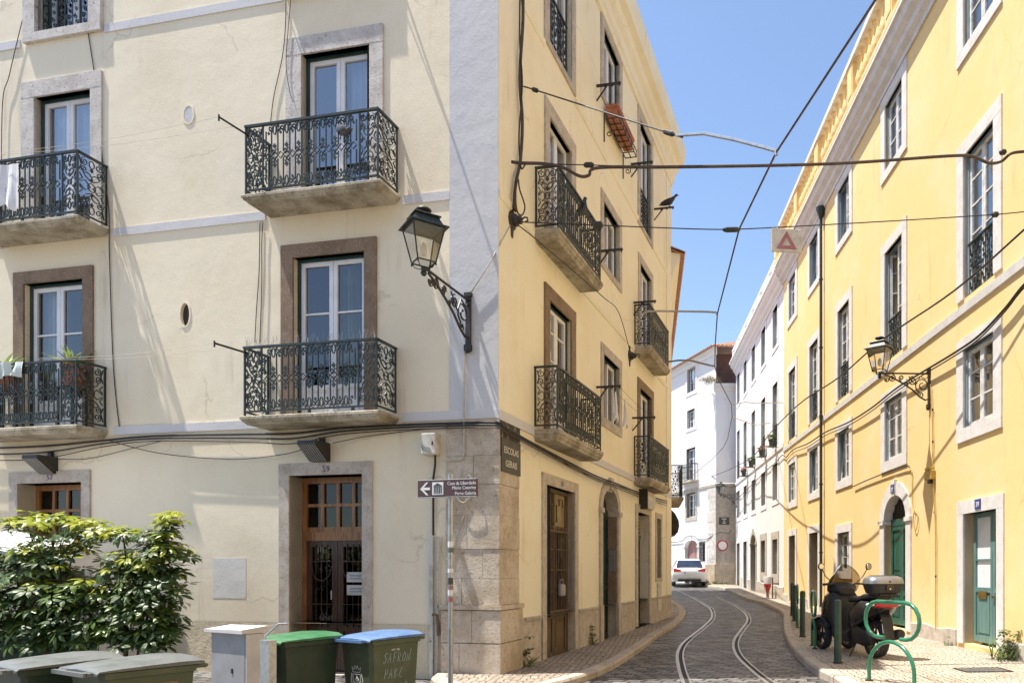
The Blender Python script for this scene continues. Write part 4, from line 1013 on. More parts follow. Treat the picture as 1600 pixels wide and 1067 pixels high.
mb = MB(); m = (ed[0]+ed[1])/2; leaf(mb, ed[0], m, .65, zs, .2, .1, (), 0, 1.9); leaf(mb, m, ed[1], .65, zs, .2, .1, (), 0, 1.9); arch_fill(mb, ed[0]+.02, ed[1]-.02, zs, .31, .22, .26); mb.box(ed[0]+.1,ed[1]-.1,.22,.25,1.9,zs)
o = mb.obj('arched_door', m_pinkdoor, **onfac(FE, EB)); sb.obj('stone_surround', m_white, o)
o = window(EB, FE, *ew, (.2,.2,.2,.22), m_white, m_pvc, .16, pr=.03, pane=m_glassd)
mb = MB(); n = 4
for i in range(n+1): x = ew[0] + (ew[1]-ew[0])*i/n; mb.box(x-.012, x+.012, .03, .05, ew[2], ew[3])
for i in range(7): z = ew[2] + (ew[3]-ew[2])*i/6; mb.box(ew[0], ew[1], .05, .065, z-.012, z+.012)
mb.obj('window_grille', m_irond, o)
# ------------------------------------------------------------------ next house on the left, seen only past the corner
LB = thing('hidden_house', 'ochre house peeping past the corner house, only its tiled eave and balcony showing', 'house', FH.W(0,0,0))
wall(LB, FH, 'wall', 0, 16, -.5, 10.0, [], m_ochre, inner=0)
mb = MB(); O = LB.location; a, b, c, d = [FH.W(u,w,0)-O for u, w in ((0,0),(16,0),(16,-9),(0,-9))]
for p, q in ((b,c),(c,d),(d,a)): mb.face([(p.x,p.y,-.5),(q.x,q.y,-.5),(q.x,q.y,10.),(p.x,p.y,10.)])
mb.obj('rear_wall', m_ochre, LB)
band(LB, FH, 'cornice', -.1, 16, [(0,9.5),(.1,9.55),(.14,9.75),(.30,9.95),(.32,10.15),(0,10.2)], m_ochre2)
mb = MB(); tile_roof(mb, FH.W(-.2,.44,10.15)-O, FH.W(16,.44,10.15)-O, FH.W(16,-4.5,12.)-O, FH.W(-.2,-4.5,12.)-O); mb.obj('tiled_roof', m_tile, LB)
balcony(LB, FH, .9, 2.7, 3.55, .42)
# ------------------------------------------------------------------ small helpers for things
def bit(root, name, mat, fn, smooth=False, **kw):
    mb = MB(); fn(mb); return mb.obj(name, mat, root, smooth=smooth, **kw)
def single(name, label, cat, mat, mb, loc, group=None, smooth=False, rz=0.):
    """a thing that is one mesh, given in world coordinates, with its origin at loc"""
    loc = Vector(loc); mb.v = [tuple(Vector(v) - loc) for v in mb.v]
    return tag(mb.obj(name, mat, None, loc, rz, smooth), label, cat, group)
def cable(label, pts, r=.010, mat=None, name='cable', cat='cable', group=None, n=5, sm=6, extra=()):
    P = smooth(pts, sm) if sm else [Vector(p) for p in pts]
    mb = MB(); mb.tube(P, r, n)
    o = single(name, label, cat, mat or m_cable, mb, P[0], group, smooth=2)
    for nm, mt, q, rad, ln in extra:        # insulators and clamps strung on the cable
        b = MB(); q = Vector(q) - Vector(P[0]); d = (Vector(P[-1]) - Vector(P[0])).normalized()
        b.tube([q - d*ln, q - d*ln*.6, q + d*ln*.6, q + d*ln], [rad*.5, rad, rad, rad*.5], 8); b.obj(nm, mt, o)
    return o
def span(P0, P1, px):
    """points in the upright plane through P0 and P1 seen at the given photo positions"""
    out = []
    for x, y in px:
        k = (x - CX) / F; d = P1 - P0; t = (k*P0.y - P0.x) / (d.x - k*d.y); Y = P0.y + t*d.y
        out.append(Vector((P0.x + t*d.x, Y, CZ + (HY - y)/F*Y)))
    return out
def jit(pts, a):
    return [Vector(p) + Vector((rnd.uniform(-a,a), rnd.uniform(-a,a), rnd.uniform(-a,a))) for p in pts]

# ------------------------------------------------------------------ wall lanterns
def street_lamp(label, wall, ang, arm, group='wall mounted street lanterns'):
    t = thing('street_lamp', label, 'street lamp', wall, ang, group)
    b = MB(); b.box(0, .035, -.035, .035, -.62, .10); b.box(0, .05, -.05, .05, .05, .10); b.box(0, .06, -.045, .045, -.66, -.58)
    b.tube([(.02,0,.0),(arm+.03,0,.0)], .017, 6)
    sc = MB(); a = arm
    sc.strip([(.03,-.48),(a*.10,-.50),(a*.22,-.44),(a*.38,-.30),(a*.55,-.20),(a*.75,-.10),(a*.95,-.03)], .024, -.011, .011)
    for cx, cz, r, a0, tn in ((a*.16,-.22,.15,-1.2,1.5), (a*.36,-.14,.09,1.6,-1.5), (a*.19,-.40,.06,.6,-1.3), (a*.60,-.085,.055,-1.6,1.4), (a*.80,-.09,.075,1.7,1.6), (a*.90,-.12,.05,.5,-1.4), (a*.50,-.20,.04,2.2,1.3)):
        sc.strip(spiral(cx, cz, r, a0, tn, 14), .018, -.009, .009)
    sc.strip([(.03,-.05),(a*.10,-.10),(a*.2,-.05),(a*.3,-.22),(a*.45,-.05)], .014, -.008, .008)
    sc.lathe([(.0,-.70),(.03,-.68),(.035,-.65),(.02,-.62),(.0,-.62)], 8, .04, 0)
    o = b.obj('bracket', m_irond, t); sc.obj('scrollwork', m_irond, o)
    R = Matrix.Translation((arm+.05, 0, -.03)) @ Matrix.Rotation(PI/4 + .07, 4, 'Z') @ Matrix.Scale(.78, 4)
    f = MB(); zb, zt, hb, ht = .10, .60, .135, .235
    f.lathe([(.0,-.10),(.03,-.09),(.05,-.05),(.035,-.02),(.045,.02),(.02,.05),(.0,.05)], 10)
    for x, y in ((1,1),(1,-1),(-1,1),(-1,-1)):
        f.tube([(x*hb,y*hb,zb),(x*ht,y*ht,zt)], .012, 4); f.tube([(x*.02,y*.02,.0),(x*.10,y*.10,.03),(x*hb*.95,y*hb*.95,zb)], .007, 5)
        f.lathe([(.0,zb-.05),(.012,zb-.04),(.014,zb-.01),(.0,zb)], 6, x*hb, y*hb)
    for h, z in ((hb,zb),(ht,zt)):
        for p, q in (((-h,-h),(h,-h)),((h,-h),(h,h)),((h,h),(-h,h)),((-h,h),(-h,-h))): f.tube([(*p,z),(*q,z)], .012, 4)
    f.xf(R); l = f.obj('lantern_frame', m_iron, t)
    for s in range(4):                      # the four panes
        p = MB(); p.face([(-hb,-hb,zb),(hb,-hb,zb),(ht,-ht,zt),(-ht,-ht,zt)]); p.xf(R @ Matrix.Rotation(s*PI/2, 4, 'Z')); p.obj('pane', m_lampgl, l)
    c = MB(); sq = lambda h, z: [(-h,-h,z),(h,-h,z),(h,h,z),(-h,h,z)]
    c.loft([sq(ht+.055,zt+.005), sq(ht+.05,zt+.02), sq(ht-.01,zt+.035), sq(.165,zt+.16), sq(.20,zt+.165), sq(.19,zt+.18), sq(.07,zt+.205), sq(.06,zt+.21)])
    c.xf(R); r = c.obj('roof', m_iron, t)
    g = MB(); g.lathe([(.055,zt+.205),(.04,zt+.23),(.03,zt+.24),(.10,zt+.265),(.115,zt+.285),(.10,zt+.305),(.0,zt+.32)], 14); g.xf(R); g.obj('finial', m_irond, r, smooth=True)
    bb = MB(); bb.lathe([(.0,.2),(.035,.22),(.05,.30),(.04,.36),(.015,.40),(.0,.40)], 10); bb.xf(R); bb.obj('bulb', m_whitesg, l, smooth=True)
    return t
nang = lambda f: math.atan2(f.n[1], f.n[0])
street_lamp('black scrolled street lantern on the pale corner strip of the cream house', FA.W(-.40,.014,4.97), nang(FA), 1.08)
street_lamp('black scrolled street lantern on the sunny yellow facade', FR.W(-14.24,0,5.17), nang(FR), .92)
u, z = FR.pix(1147, 776); street_lamp('small far street lantern before the grey stone end wall', FR.W(-40.0,0,z), nang(FR), .82)

# ------------------------------------------------------------------ signs
t = thing('signpost', 'grey steel signpost carrying a brown arrow sign at the corner', 'signpost', (-2.39, 8.2, 0), -.26)
bit(t, 'pole', m_galv, lambda m: m.tube([(0,0,-.1),(0,0,2.50)], .028, 12), smooth=True)
sx0, sx1, sz0, sz1 = -.37, .355, 2.24, 2.435
sb = bit(t, 'sign_board', m_brownsg, lambda m: m.bbox(sx0, sx1, -.062, -.03, sz0, sz1, .004))
bit(sb, 'sign_edge', m_whitesg, lambda m: [m.box(sx0+.001, sx1-.001, -.0635, -.0622, zz, zz+.004) for zz in (sz0+.002, sz1-.006)][0])
def arrow(m):
    x, z = -.335, 2.337
    m.prism([(x,z),(x+.075,z-.07),(x+.10,z-.07),(x+.045,z-.014),(x+.12,z-.014),(x+.12,z+.014),(x+.045,z+.014),(x+.10,z+.07),(x+.075,z+.07)], -.066, -.061)
bit(sb, 'arrow', m_whitesg, arrow)
def museum(m):
    x0, z0 = -.185, 2.268
    m.k = 0; m.box(x0, x0+.135, -.066, -.061, z0, z0+.138)
    m.k = 1; m.prism([(x0+.012,z0+.098),(x0+.123,z0+.098),(x0+.0675,z0+.128)], -.069, -.0655)
    m.box(x0+.018, x0+.117, -.069, -.0655, z0+.085, z0+.094)
    for i in range(5): m.box(x0+.020+i*.0215, x0+.031+i*.0215, -.069, -.0655, z0+.014, z0+.083)
bit(sb, 'museum_symbol', [m_whitesg, m_slate], museum)
for s, z in (('Casa da Liberdade', 2.372), ('Mário Cesariny', 2.322), ('Perve Galeria', 2.262)):
    textmesh(s, .050, m_whitesg, sb, (.345, -.063, z), (PI/2,0,0), 'sign_text', .0015, 'RIGHT', .93)
for z0, h, mt in ((1.70,.06,m_whitesg),(1.64,.05,m_lidgy),(1.42,.045,m_whitesg),(1.29,.075,m_slate),(1.24,.04,m_pinkdoor),(1.17,.06,m_whitesg),(1.10,.055,m_redfade)):
    bit(t, 'sticker', mt, lambda m: m.lathe([(.0285,z0),(.0290,z0+.001),(.0290,z0+h),(.0285,z0+h)], 12))
t = thing('street_name_sign', 'dark slate street name panel with cream capitals on the stone corner', 'street sign', FB.W(.31,.03,2.96), FB.a)
bit(t, 'panel', m_slate, lambda m: m.box(-.30, .31, -.022, .0, -.22, .22)); bit(t, 'old_panel', m_plaqold, lambda m: m.box(-.30, .31, -.014, .0, .224, .44))
for s, z in (('ESCOLAS', .03), ('GERAIS', -.145)): textmesh(s, .125, m_letter, t, (.0, -.023, z), (PI/2,0,0), 'letters', .002, 'CENTER', .92)
# triangle sign slung from a span wire
SP0, SP1 = FB.at(800, 345, .12), FR.at(1600, 331, .05)
a, b, c = span(SP0, SP1, [(1205,376),(1252,376),(1228.5,376)]); W = (b-a).length
t = thing('hanging_sign', 'weathered white board with a faded red triangle hung from an overhead wire', 'sign', c, math.atan2(b.y-a.y, b.x-a.x))
bit(t, 'board', m_boxwht, lambda m: m.bbox(-W/2, W/2, -.02, .02, -.16, .155, .006))
def tri(m, y0, y1):
    O = [(-.145,-.125),(.145,-.125),(0,.125)]; I = [(-.062,-.078),(.062,-.078),(0,.032)]
    for i in range(3): j = (i+1) % 3; m.prism([O[i],O[j],I[j],I[i]], y0, y1)
bit(t, 'triangle', m_redfade, lambda m: tri(m, -.024, -.019))
for x in (-.11, .11): bit(t, 'hook', m_irond, lambda m: m.tube([(x,0,.14),(x,-.02,.17),(x,0,.205)], .006, 5))
p = depth_at(1129, 852, 40.2); t = thing('road_sign', 'round white traffic sign with a red rim before the grey stone end wall', 'traffic sign', (p.x, p.y, gz(40.2)+.1))
h = p.z - (gz(40.2)+.1)
bit(t, 'pole', m_galv, lambda m: m.tube([(.05,.03,0),(.02,.03,h+.25)], .03, 8))
bit(t, 'disc', m_redsg, lambda m: m.ring(0, h-.3, h+.3, .30, 24, (-.02, .01))); bit(t, 'disc_face', m_whitesg, lambda m: m.ring(0, h-.2, h+.2, .225, 24, (-.026, -.018)))
p = FG.at(1131.5, 813.5, .03); t = thing('wall_plaque', 'small dark blue street plaque on the far grey stone wall', 'street sign', p)
bit(t, 'panel', m_slate, lambda m: m.box(-.28, .28, -.02, .0, -.2, .2))
for w, z in ((.13,.11),(.06,.0),(.09,-.11)): bit(t, 'faint_letters', m_boxwht, lambda m: m.box(-w, w, -.024, -.02, z-.03, z+.03))
u, z = FB.pix(1011, 782, .06)
t = thing('shop_sign', 'small pale curved shop sign over the louvred street door', 'sign', FB.W(8.15,0,3.06), FB.a)
bit(t, 'board', m_boxwht, lambda m: m.loft([[(-.55,-.02,.2),(-.55,-.16,.14),(-.55,-.18,0),(-.55,-.12,-.17),(-.55,-.02,-.2)],[(.35,-.02,.2),(.35,-.16,.14),(.35,-.18,0),(.35,-.12,-.17),(.35,-.02,-.2)]]))
bit(t, 'end_plate', m_irond, lambda m: m.box(-.62, -.551, -.20, 0, -.22, .24))

# ------------------------------------------------------------------ boxes, pipes and lights on the walls
t = thing('junction_box', 'dirty white junction box with black scribbles beside the stone corner', 'electric box', FA.W(-.915,0,3.10), FA.a)
bx = bit(t, 'housing', m_boxwht, lambda m: m.bbox(-.105, .105, -.15, 0, -.14, .14, .012))
def scrib(m):
    for k in range(7): m.tube([Vector((-.085+.021*k+.012*math.sin(i*1.7+k), -.152, -.09+.02*i-.006*k+.01*math.cos(i*2.1))) for i in range(4)], .0022, 4)
bit(bx, 'scribble', m_slate, scrib); bit(bx, 'latch', m_irond, lambda m: m.box(.055, .075, -.156, -.148, -.02, .03))
def pipe(label, pts, r, mat, name='conduit', cat='pipe', clips=()):
    mb = MB(); mb.tube([Vector(p) for p in pts], r, 8); o = single(name, label, cat, mat, mb, pts[0], smooth=True)
    for q in clips: c = MB(); v = Vector(q) - Vector(pts[0]); c.tube([v - Vector((0,0,.02)), v + Vector((0,0,.02))], r*1.45, 8); c.obj('clip', m_irond, o)
    return o
A = lambda x, y, w: FA.at(x, y, w); B = lambda x, y, w: FB.at(x, y, w); Rr = lambda x, y, w: FR.at(x, y, w)
pipe('black conduit running down from the junction box', [A(680,711,.06), A(680,725,.05), A(677,748,.04), A(677,836,.04)], .016, m_cable)
pipe('grey steel pipe up the cream wall beside the stone corner', [A(684,838,.05), A(682,1000,.05), A(681,1085,.05)], .020, m_galv)
def chan(m):
    for a, b, c, d in ((-.955,-.905,-.045,0),): m.box(a, b, c, d, -.1, 1.9)
mb = MB(); chan(mb); o = tag(mb.obj('cable_channel', m_boxwht, None, FA.W(0,0,0), FA.a), 'pale perforated cable channel on the cream wall', 'cable channel')
bit(o, 'bolt', m_irond, lambda m: m.box(-.935, -.925, -.052, -.045, .5, .52))
pipe('thin cream conduit dropping from the corner lantern', [A(726,548,.03), A(725,640,.06), A(725,708,.05), A(722,718,.05), A(692,720,.05)], .011, m_cablelt)
cable('loose cream wire coiled behind the brown arrow sign', [A(722,730,.05), A(720,757,.05), A(733,742,.08), A(738,765,.09), A(725,785,.08), A(712,772,.08), A(722,752,.07), A(728,790,.05), A(716,830,.04), A(700,872,.04), A(690,860,.04), A(692,838,.04)], .006, m_cablelt, 'wire', 'wire')
pipe('rusty iron waste pipe low beside the stone corner', [A(686,992,.05), A(683,960,.09), A(676,960,.09)], .022, m_woodold)
def flood(label, u, z):
    t = thing('flood_light', label, 'light', FA.W(u,0,z), FA.a, 'louvred lights over the doors')
    pr = [(0,.10),(-.30,.10),(-.31,.05),(-.06,-.15),(0,-.15)]
    h = bit(t, 'housing', m_irond, lambda m: m.loft([[(x,y,z) for y,z in pr] for x in (-.14,.14)]))
    def lou(m):
        for i in range(8):
            x = -.115 + .033*i; m.loft([[(x-.006,-.315,.045),(x+.006,-.315,.045),(x+.006,-.30,.055),(x-.006,-.30,.055)],[(x-.006,-.068,-.155),(x+.006,-.068,-.155),(x+.006,-.055,-.145),(x-.006,-.055,-.145)]])
    bit(h, 'louvre', m_galv, lou); bit(h, 'lamp_face', m_slate, lambda m: m.face([(-.12,-.305,.04),(.12,-.305,.04),(.12,-.072,-.145),(-.12,-.072,-.145)]))
    bit(t, 'bracket', m_irond, lambda m: m.box(.0, .06, -.05, 0, .1, .18))
flood('dark louvred light above the fully visible brown door', -2.60, 3.08); flood('dark louvred light above the half hidden door behind the shrubs', -7.19, 3.03)
def clip_pts(fac, u, z0, z1, w, n): return [fac.W(u, w, z0+(z1-z0)*i/n) for i in range(n+1)]
def downpipe(label, u, ztop, base):
    o = pipe(label, [FR.W(u,.10,base), FR.W(u,.10,ztop)], .043, m_iron, 'downpipe', 'drainpipe', [FR.W(u,.10,z) for z in (base+1.6, base+3.6, base+5.6, base+7.6, base+9.6)])
    h = MB(); v = Vector((0,0,ztop-base)); h.lathe([(.06,v.z),(.14,v.z+.25),(.15,v.z+.32),(.0,v.z+.33)], 8); h.obj('hopper', m_iron, o); return o
downpipe('tall dark green drainpipe with a hopper on the yellow facade', -22.0, 11.75, .36); downpipe('dark green drainpipe at the right edge of the yellow facade', -10.52, 12.0, .15)
pipe('thin rusty conduit below the yellow facade lantern', [Rr(1454,600,.04), Rr(1457,660,.03), Rr(1458,735,.03), Rr(1462,840,.03), Rr(1462,985,.03)], .011, m_yellpaint, clips=[Rr(1457,640,.03), Rr(1457.5,690,.03), Rr(1460,800,.03), Rr(1462,900,.03)])
u, z = FR.pix(1457, 741); t = thing('conduit_box', 'mustard painted conduit box on the yellow facade below the lantern', 'electric box', FR.W(u,0,z), FR.a)
bit(t, 'housing', m_yellpaint, lambda m: m.bbox(-.16, .16, -.10, 0, -.10, .07, .01)); bit(t, 'cap', m_yellpaint, lambda m: m.bbox(-.11, .11, -.11, 0, .072, .13, .01)); bit(t, 'gland', m_irond, lambda m: m.box(-.05, .06, -.08, -.02, -.17, -.10))
def rosette(label, p, ang):
    t = thing('wire_anchor', label, 'wire anchor', p, ang, 'cast iron wall anchors')
    bit(t, 'plate', m_irond, lambda m: (m.lathe([(.0,-.24),(.035,-.22),(.05,-.12),(.10,-.08),(.13,0),(.10,.08),(.05,.12),(.035,.22),(.0,.24)], 10), m.xf(Matrix.Diagonal((.35,1,1,1)))))
    bit(t, 'boss', m_irond, lambda m: m.tube([(.0,0,0),(.06,0,0),(.10,0,0),(.13,0,0),(.15,0,0)], [.085,.085,.055,.06,.02], 12), smooth=True)
    bit(t, 'eye', m_irond, lambda m: m.tube([(.14,0,0),(.18,.0,.03),(.22,0,.02),(.23,0,-.02),(.19,0,-.035)], .012, 6)); return t
rosette('cast iron wire anchor near the top of the stone corner strip', FB.at(800,345,.01), nang(FB)); rosette('cast iron wire anchor beside the far upper balcony', FB.at(984,556,.01), nang(FB))

# ------------------------------------------------------------------ overhead wires
def trolley():
    L = []
    for x, y in ((1368,0),(1213,238),(1155,358),(1121,490),(1117.5,540),(1117,572),(1121,590),(1143,632),(1144,651),(1137,685),(1131,698),(1111,719),(1062,758)):
        Y = 12.
        for _ in range(30): Y = (5.95 + gz(Y) - CZ) * F / (HY - y)
        L.append(depth_at(x, y, Y))
    return [L[0] + (L[0]-L[1])*2.5] + L
TR = trolley()
cable('long black tram contact wire along the lane overhead', TR, .012, m_cablebr, 'tram_wire', 'tram wire', sm=0)
a, b = FB.at(822,137,.05), TR[2]
S = span(a, b, [(836,141),(1045,208)])
cable('black span wire from the cream house cornice to the tram wire', [a, S[0], S[1], span(a, b, [(1057,212)])[0]], .010, extra=[('insulator', m_irond, S[0], .03, .07), ('insulator', m_irond, S[1], .03, .10)])
mb = MB(); mb.tube(span(a, b, [(1057,212),(1100,209),(1150,219),(1195,231),(1212,236),(1213,243)]), .020, 6); single('pull_off_arm', 'bent steel arm holding the tram wire, highest of the arms', 'wire arm', m_galv, mb, a.lerp(b,.6), 'tram wire arms')
a, b = FB.at(799,253,.08), FR.at(1600,237,.05)
cable('thick dark cable bundle crossing the lane high up', [a] + span(a, b, [(815,255),(850,256),(880,262),(905,275),(920,274),(937,262),(1060,261),(1300,256),(1480,244),(1520,245),(1545,255),(1565,252),(1580,240)]) + [b], .022, m_cablebr, extra=[('insulator', m_irond, span(a,b,[(920,258)])[0], .035, .07), ('insulator', m_irond, span(a,b,[(1567,238)])[0], .04, .05)])
cable('thin span wire above the crossing cable bundle', [a] + span(a, b, [(830,256),(920,258),(1000,261)]), .007, m_cable)
cable('thin span wire carrying the triangle sign across the lane', [FB.at(812,347,.15)] + span(SP0, SP1, [(935,352),(1090,358),(1155,358),(1240,354),(1400,345),(1545,336)]) + [SP1], .008, extra=[('insulator', m_irond, span(SP0,SP1,[(935,352)])[0], .05, .06), ('insulator', m_irond, span(SP0,SP1,[(1555,335.5)])[0], .04, .05), ('insulator', m_iron, span(SP0,SP1,[(1143,359)])[0], .035, .12)])
def armtube(label, pts, r=.018):
    mb = MB(); mb.tube(pts, r, 6); single('pull_off_arm', label, 'wire arm', m_galv, mb, pts[0], 'tram wire arms')
Q = FB.at(1000, 492, .40)
armtube('slim steel arm from the far upper balcony to the tram wire', [Q] + span(Q, TR[4], [(1012,486.5),(1030,486),(1100,487),(1119,488),(1121,493)]))
Q2 = FB.at(1040, 566, .40); armtube('slim steel arm below the far upper balcony reaching the tram wire', [Q2] + span(Q2, TR[6], [(1060,563),(1078,563),(1110,571),(1117,572)]), .022)
for lab, i, y0 in (('wire arm joined to the tram wire at the bend, upper one', 8, 629), ('wire arm joined to the tram wire at the bend, lower one', 9, 660)):
    e = FR.at(1224 if i == 8 else 1205, y0, .05); armtube(lab, [TR[i], *span(TR[i], e, [(1165,y0-1 if i==8 else 659),(1180,y0+1 if i==8 else 664)]), e], .014)
cable('sagging wire along the lane side between the two iron anchors', [FB.at(806,350,.12), FB.at(840,376,.42), FB.at(940,462,.42), FB.at(967,489,.2), FB.at(985,552,.1)], .008, m_cable)
cable('pale wire from the iron anchor down to the corner lantern', [FB.at(797,352,.12), FA.at(765,412,.06), FA.at(733,462,.05)], .009, m_cablelt, sm=0)
# power bundles along the cream house
for k, (lab, dz, r, mt) in enumerate((('thick black cable along the white band of the cream house', 0, .016, m_cable), ('second black cable sagging below the white band', 4, .013, m_cable), ('thin brown cable just under the white band', 8, .008, m_cablebr))):
    cable(lab, [FA.at(x, y + dz + k*sg, .05 + .02*k) for x, y, sg in ((-330,708,3),(-60,701,5),(60,697,6),(160,688,1),(240,681,0),(380,678,2),(455,677,4),(530,669,1),(620,664,0),(700,661,0),(774,660,0))] + [FB.at(x, y + dz*.8, .06+.02*k) for x, y in ((790,668),(830,691),(900,728),(935,745),(960,754),(1000,770),(1042,783))], r, mt, group='cables under the white band')
cable('thin wire drooping from the cable bundle to the light over the half hidden door', [FA.at(252,689,.05), FA.at(200,702,.06), FA.at(140,716,.06), FA.at(92,717,.08)], .006, m_cable)
cable('long thin wire sagging to the light over the fully visible brown door', [FA.at(170,688,.05), FA.at(250,708,.05), FA.at(360,717,.05), FA.at(440,710,.06), FA.at(478,700,.1)], .006, m_cable)
cable('short thin wire slanting up from the brown door light to the white band', [FA.at(520,692,.1), FA.at(570,682,.05), FA.at(640,673,.04), FA.at(700,668,.04)], .006, m_cable)
cable('thin drooping wire above the shop door and arched entrance', [FB.at(808,679,.04), FB.at(860,708,.05), FB.at(900,734,.05), FB.at(950,753,.05), FB.at(1000,770,.05)], .007, m_cable)
cable('thick brown cables running down the lane side of the corner', [FB.at(x, y, .05) for x, y in ((816,-60),(817,30),(812,120),(816,190),(813,250),(806,285),(803,320),(806,330))], .024, m_cablebr)
cable('black cable looping down beside the corner cables', [FB.at(x, y, .08) for x, y in ((813,-60),(812,60),(816,130),(811,210),(814,262),(822,256),(830,255))], .011, m_cable)
cable('loop of cable hanging over the upper iron anchor', [FB.at(x, y, .1) for x, y in ((812,262),(806,300),(808,330),(816,336),(820,322),(812,296),(810,280))], .011, m_cablebr)
cable('long thin wire down the cream wall beside the left balconies', [FA.at(x, y, .015) for x, y in ((136,42),(148,120),(156,200),(161,262),(170,330),(171,400),(176,550),(181,620),(188,678))], .007, m_cablebr)
cable('thin wire bending over the topmost left window', [FA.at(x, y, .03) for x, y in ((2,290),(4,160),(14,120),(28,60),(40,16),(50,9),(59,12))], .006, m_cablebr)
cable('thin wire hanging left of the upper middle window', [FA.at(x, y, .02) for x, y in ((447,-20),(446,40),(441,90),(428,150),(423,190))], .006, m_cablebr)
cable('second thin wire trailing over the upper middle window frame', [FA.at(x, y, .05) for x, y in ((456,-20),(450,50),(447,100),(452,140),(458,160))], .005, m_cablebr)
cable('thin wire hanging left of the brown framed window', [FA.at(x, y, .02) for x, y in ((406,345),(405,420),(401,480),(398,535))], .006, m_cablebr)
cable('second thin wire hanging left of the brown framed window', [FA.at(x, y, .03) for x, y in ((411,345),(409,380),(409,440),(406,535))], .006, m_cablebr)
# wires on the yellow side
cable('black service cable slanting along the yellow and white terraces', [FR.at(1640,322,.2), FR.at(1599,360,.3), FR.at(1490,455,.55), FR.at(1380,530,.9), FR.at(1310,590,1.15), FR.at(1249,631,1.35), FR.at(1203,677,1.1), FR.at(1172,716,.6), FE.at(1118,742,.1), FE.at(1060,758,.1)], .016)
for k, (lab, r) in enumerate((('thick black cable bundle under the white band of the yellow terrace', .020), ('thinner black cable beside the bundle on the yellow terrace', .012))):
    cable(lab, [FR.at(x, y + 5*k, .10 - .03*k) for x, y in ((1650,395),(1597,448),(1570,482),(1530,524),(1490,552),(1440,582),(1400,607),(1362,637),(1325,660),(1290,675),(1262,693),(1240,702),(1228,715))], r, m_cable, group='cables on the yellow terrace')
cable('sagging black cable across the white terrace', [FR.at(x, y, .06) for x, y in ((1228,715),(1222,711),(1212,722),(1195,737),(1180,752),(1150,781))], .016)
cable('looped thin cable beside the green arched door', [FR.at(x, y, .03) for x, y in ((1420,728),(1425,740),(1426,790),(1432,800),(1434,815),(1430,830),(1427,815),(1428,800))], .009, m_yellpaint)
cable('black cable sagging to the arched door', [FR.at(x, y, .05) for x, y in ((1333,760),(1350,752),(1385,738),(1415,728),(1421,730))], .014)
cable('black cable across the white end house', [FE.at(x, y, .06) for x, y in ((1048,847),(1065,845),(1073,838),(1083,837),(1092,842),(1106,841))] + [FG.at(x, y, .06) for x, y in ((1122,832),(1138,832),(1143,828))], .018)

# ------------------------------------------------------------------ clothes-line brackets, lines and washing
def tipw(fac, wx, wy, tx):
    u = fac.pix(wx, wy)[0]; lo, hi = .05, 1.6
    for _ in range(40):
        w = (lo+hi)/2; p = fac.W(u, w, 0); x = CX + F*p.x/p.y
        sg = 1 if fac is FB else -1
        if (x - tx)*sg < 0: lo = w
        else: hi = w
    return u, w
ARMS = {}
for lab, wx, wy, tx in (('iron clothes-line bracket left of the open window with washing', 932, 605, 970), ('iron clothes-line bracket over the far lower balcony', 988, 653, 1024),
        ('iron clothes-line bracket beside the tilted window', 934, 393, 973), ('iron clothes-line bracket over the far upper balcony', 990, 473, 1025),
        ('iron clothes-line bracket beside the flower box window', 932, 135, 970), ('iron clothes-line bracket at the tall far window', 986, 257, 1020), ('slim iron bracket under a perched bird at the far end', 1022, 327, 1053)):
    u, w = tipw(FB, wx, wy, tx); z = FB.pix(wx, wy)[1]; ARMS[wx] = (u, w, z)
    t = thing('line_bracket', lab, 'clothes-line bracket', FB.W(u,0,z), FB.a, 'clothes-line brackets')
    bit(t, 'arm', m_irond, lambda m: m.box(-.02, .02, -w, 0, -.018, .018)); bit(t, 'strut', m_irond, lambda m: m.tube([(0,-.0,-.28),(0,-w*.45,-.01)], .016, 5))
    for f in (.35, .65, .95): bit(t, 'hook', m_irond, lambda m: m.box(-.006, .006, -w*f-.012, -w*f+.012, -.05, -.018))
(ua, wa, za), (ub, wb, zb) = ARMS[932], ARMS[988]
u, w = tipw(FB, 932, 605, 970); za = FB.pix(932, 605)[1]
for f, lab in ((.6,'thin clothes-line nearest the wall below the open window'), (.95,'thin clothes-line farthest out below the open window')):
    cable(lab, [FB.W(u,w*f,za-.02), FB.W((u+ub)/2,w*f,za-.06), FB.W(ub,wb*f,zb-.02)], .003, m_cablebr, 'clothes_line', 'clothes-line')
def cloth(name, label, p, W, H, ang, mat, fold=.03, taper=0., n=14, m=10):
    """hanging cloth with folds: p = top middle, ang = direction of its top edge"""
    mb = MB(); d = Vector((math.cos(ang), math.sin(ang), 0)); q = Vector((-d.y, d.x, 0)); G = []
    for j in range(m+1):
        f = j/m; row = []
        for i in range(n+1):
            s = i/n - .5; s2 = s * (1 - taper*(1-f))
            row.append(Vector(p) + d*(W*s2) + q*(fold*(.3+.7*f)*math.sin(s*17+f*1.5)+fold*.5*math.sin(s*7+f*3)) - Vector((0,0,H*f*(1-.10*math.cos(s*9)) + .05*taper*abs(s))))
        G.append(row)
    for j in range(m):
        for i in range(n): mb.face([G[j][i],G[j][i+1],G[j+1][i+1],G[j+1][i]])
    return single(name, label, 'laundry', mat, mb, p, 'washing hung out to dry', smooth=2)
for k, (lab, px, py, wd) in enumerate((('white cloth pinned on the line nearest the open window', 962, 612, .30), ('white cloth pinned on the line farther along the lane', 977, 623, .30))):
    up, zp = FB.pix(px, py, w*.95); cloth('hanging_cloth', lab, FB.W(up,w*.95,zp), wd*.95, .50, FB.a, m_cloth, .03, .7)
cloth('towel', 'white towel hung over the upper left balcony rail', FA.at(6,258,.47), .52, .62, FA.a, m_cloth, .02)
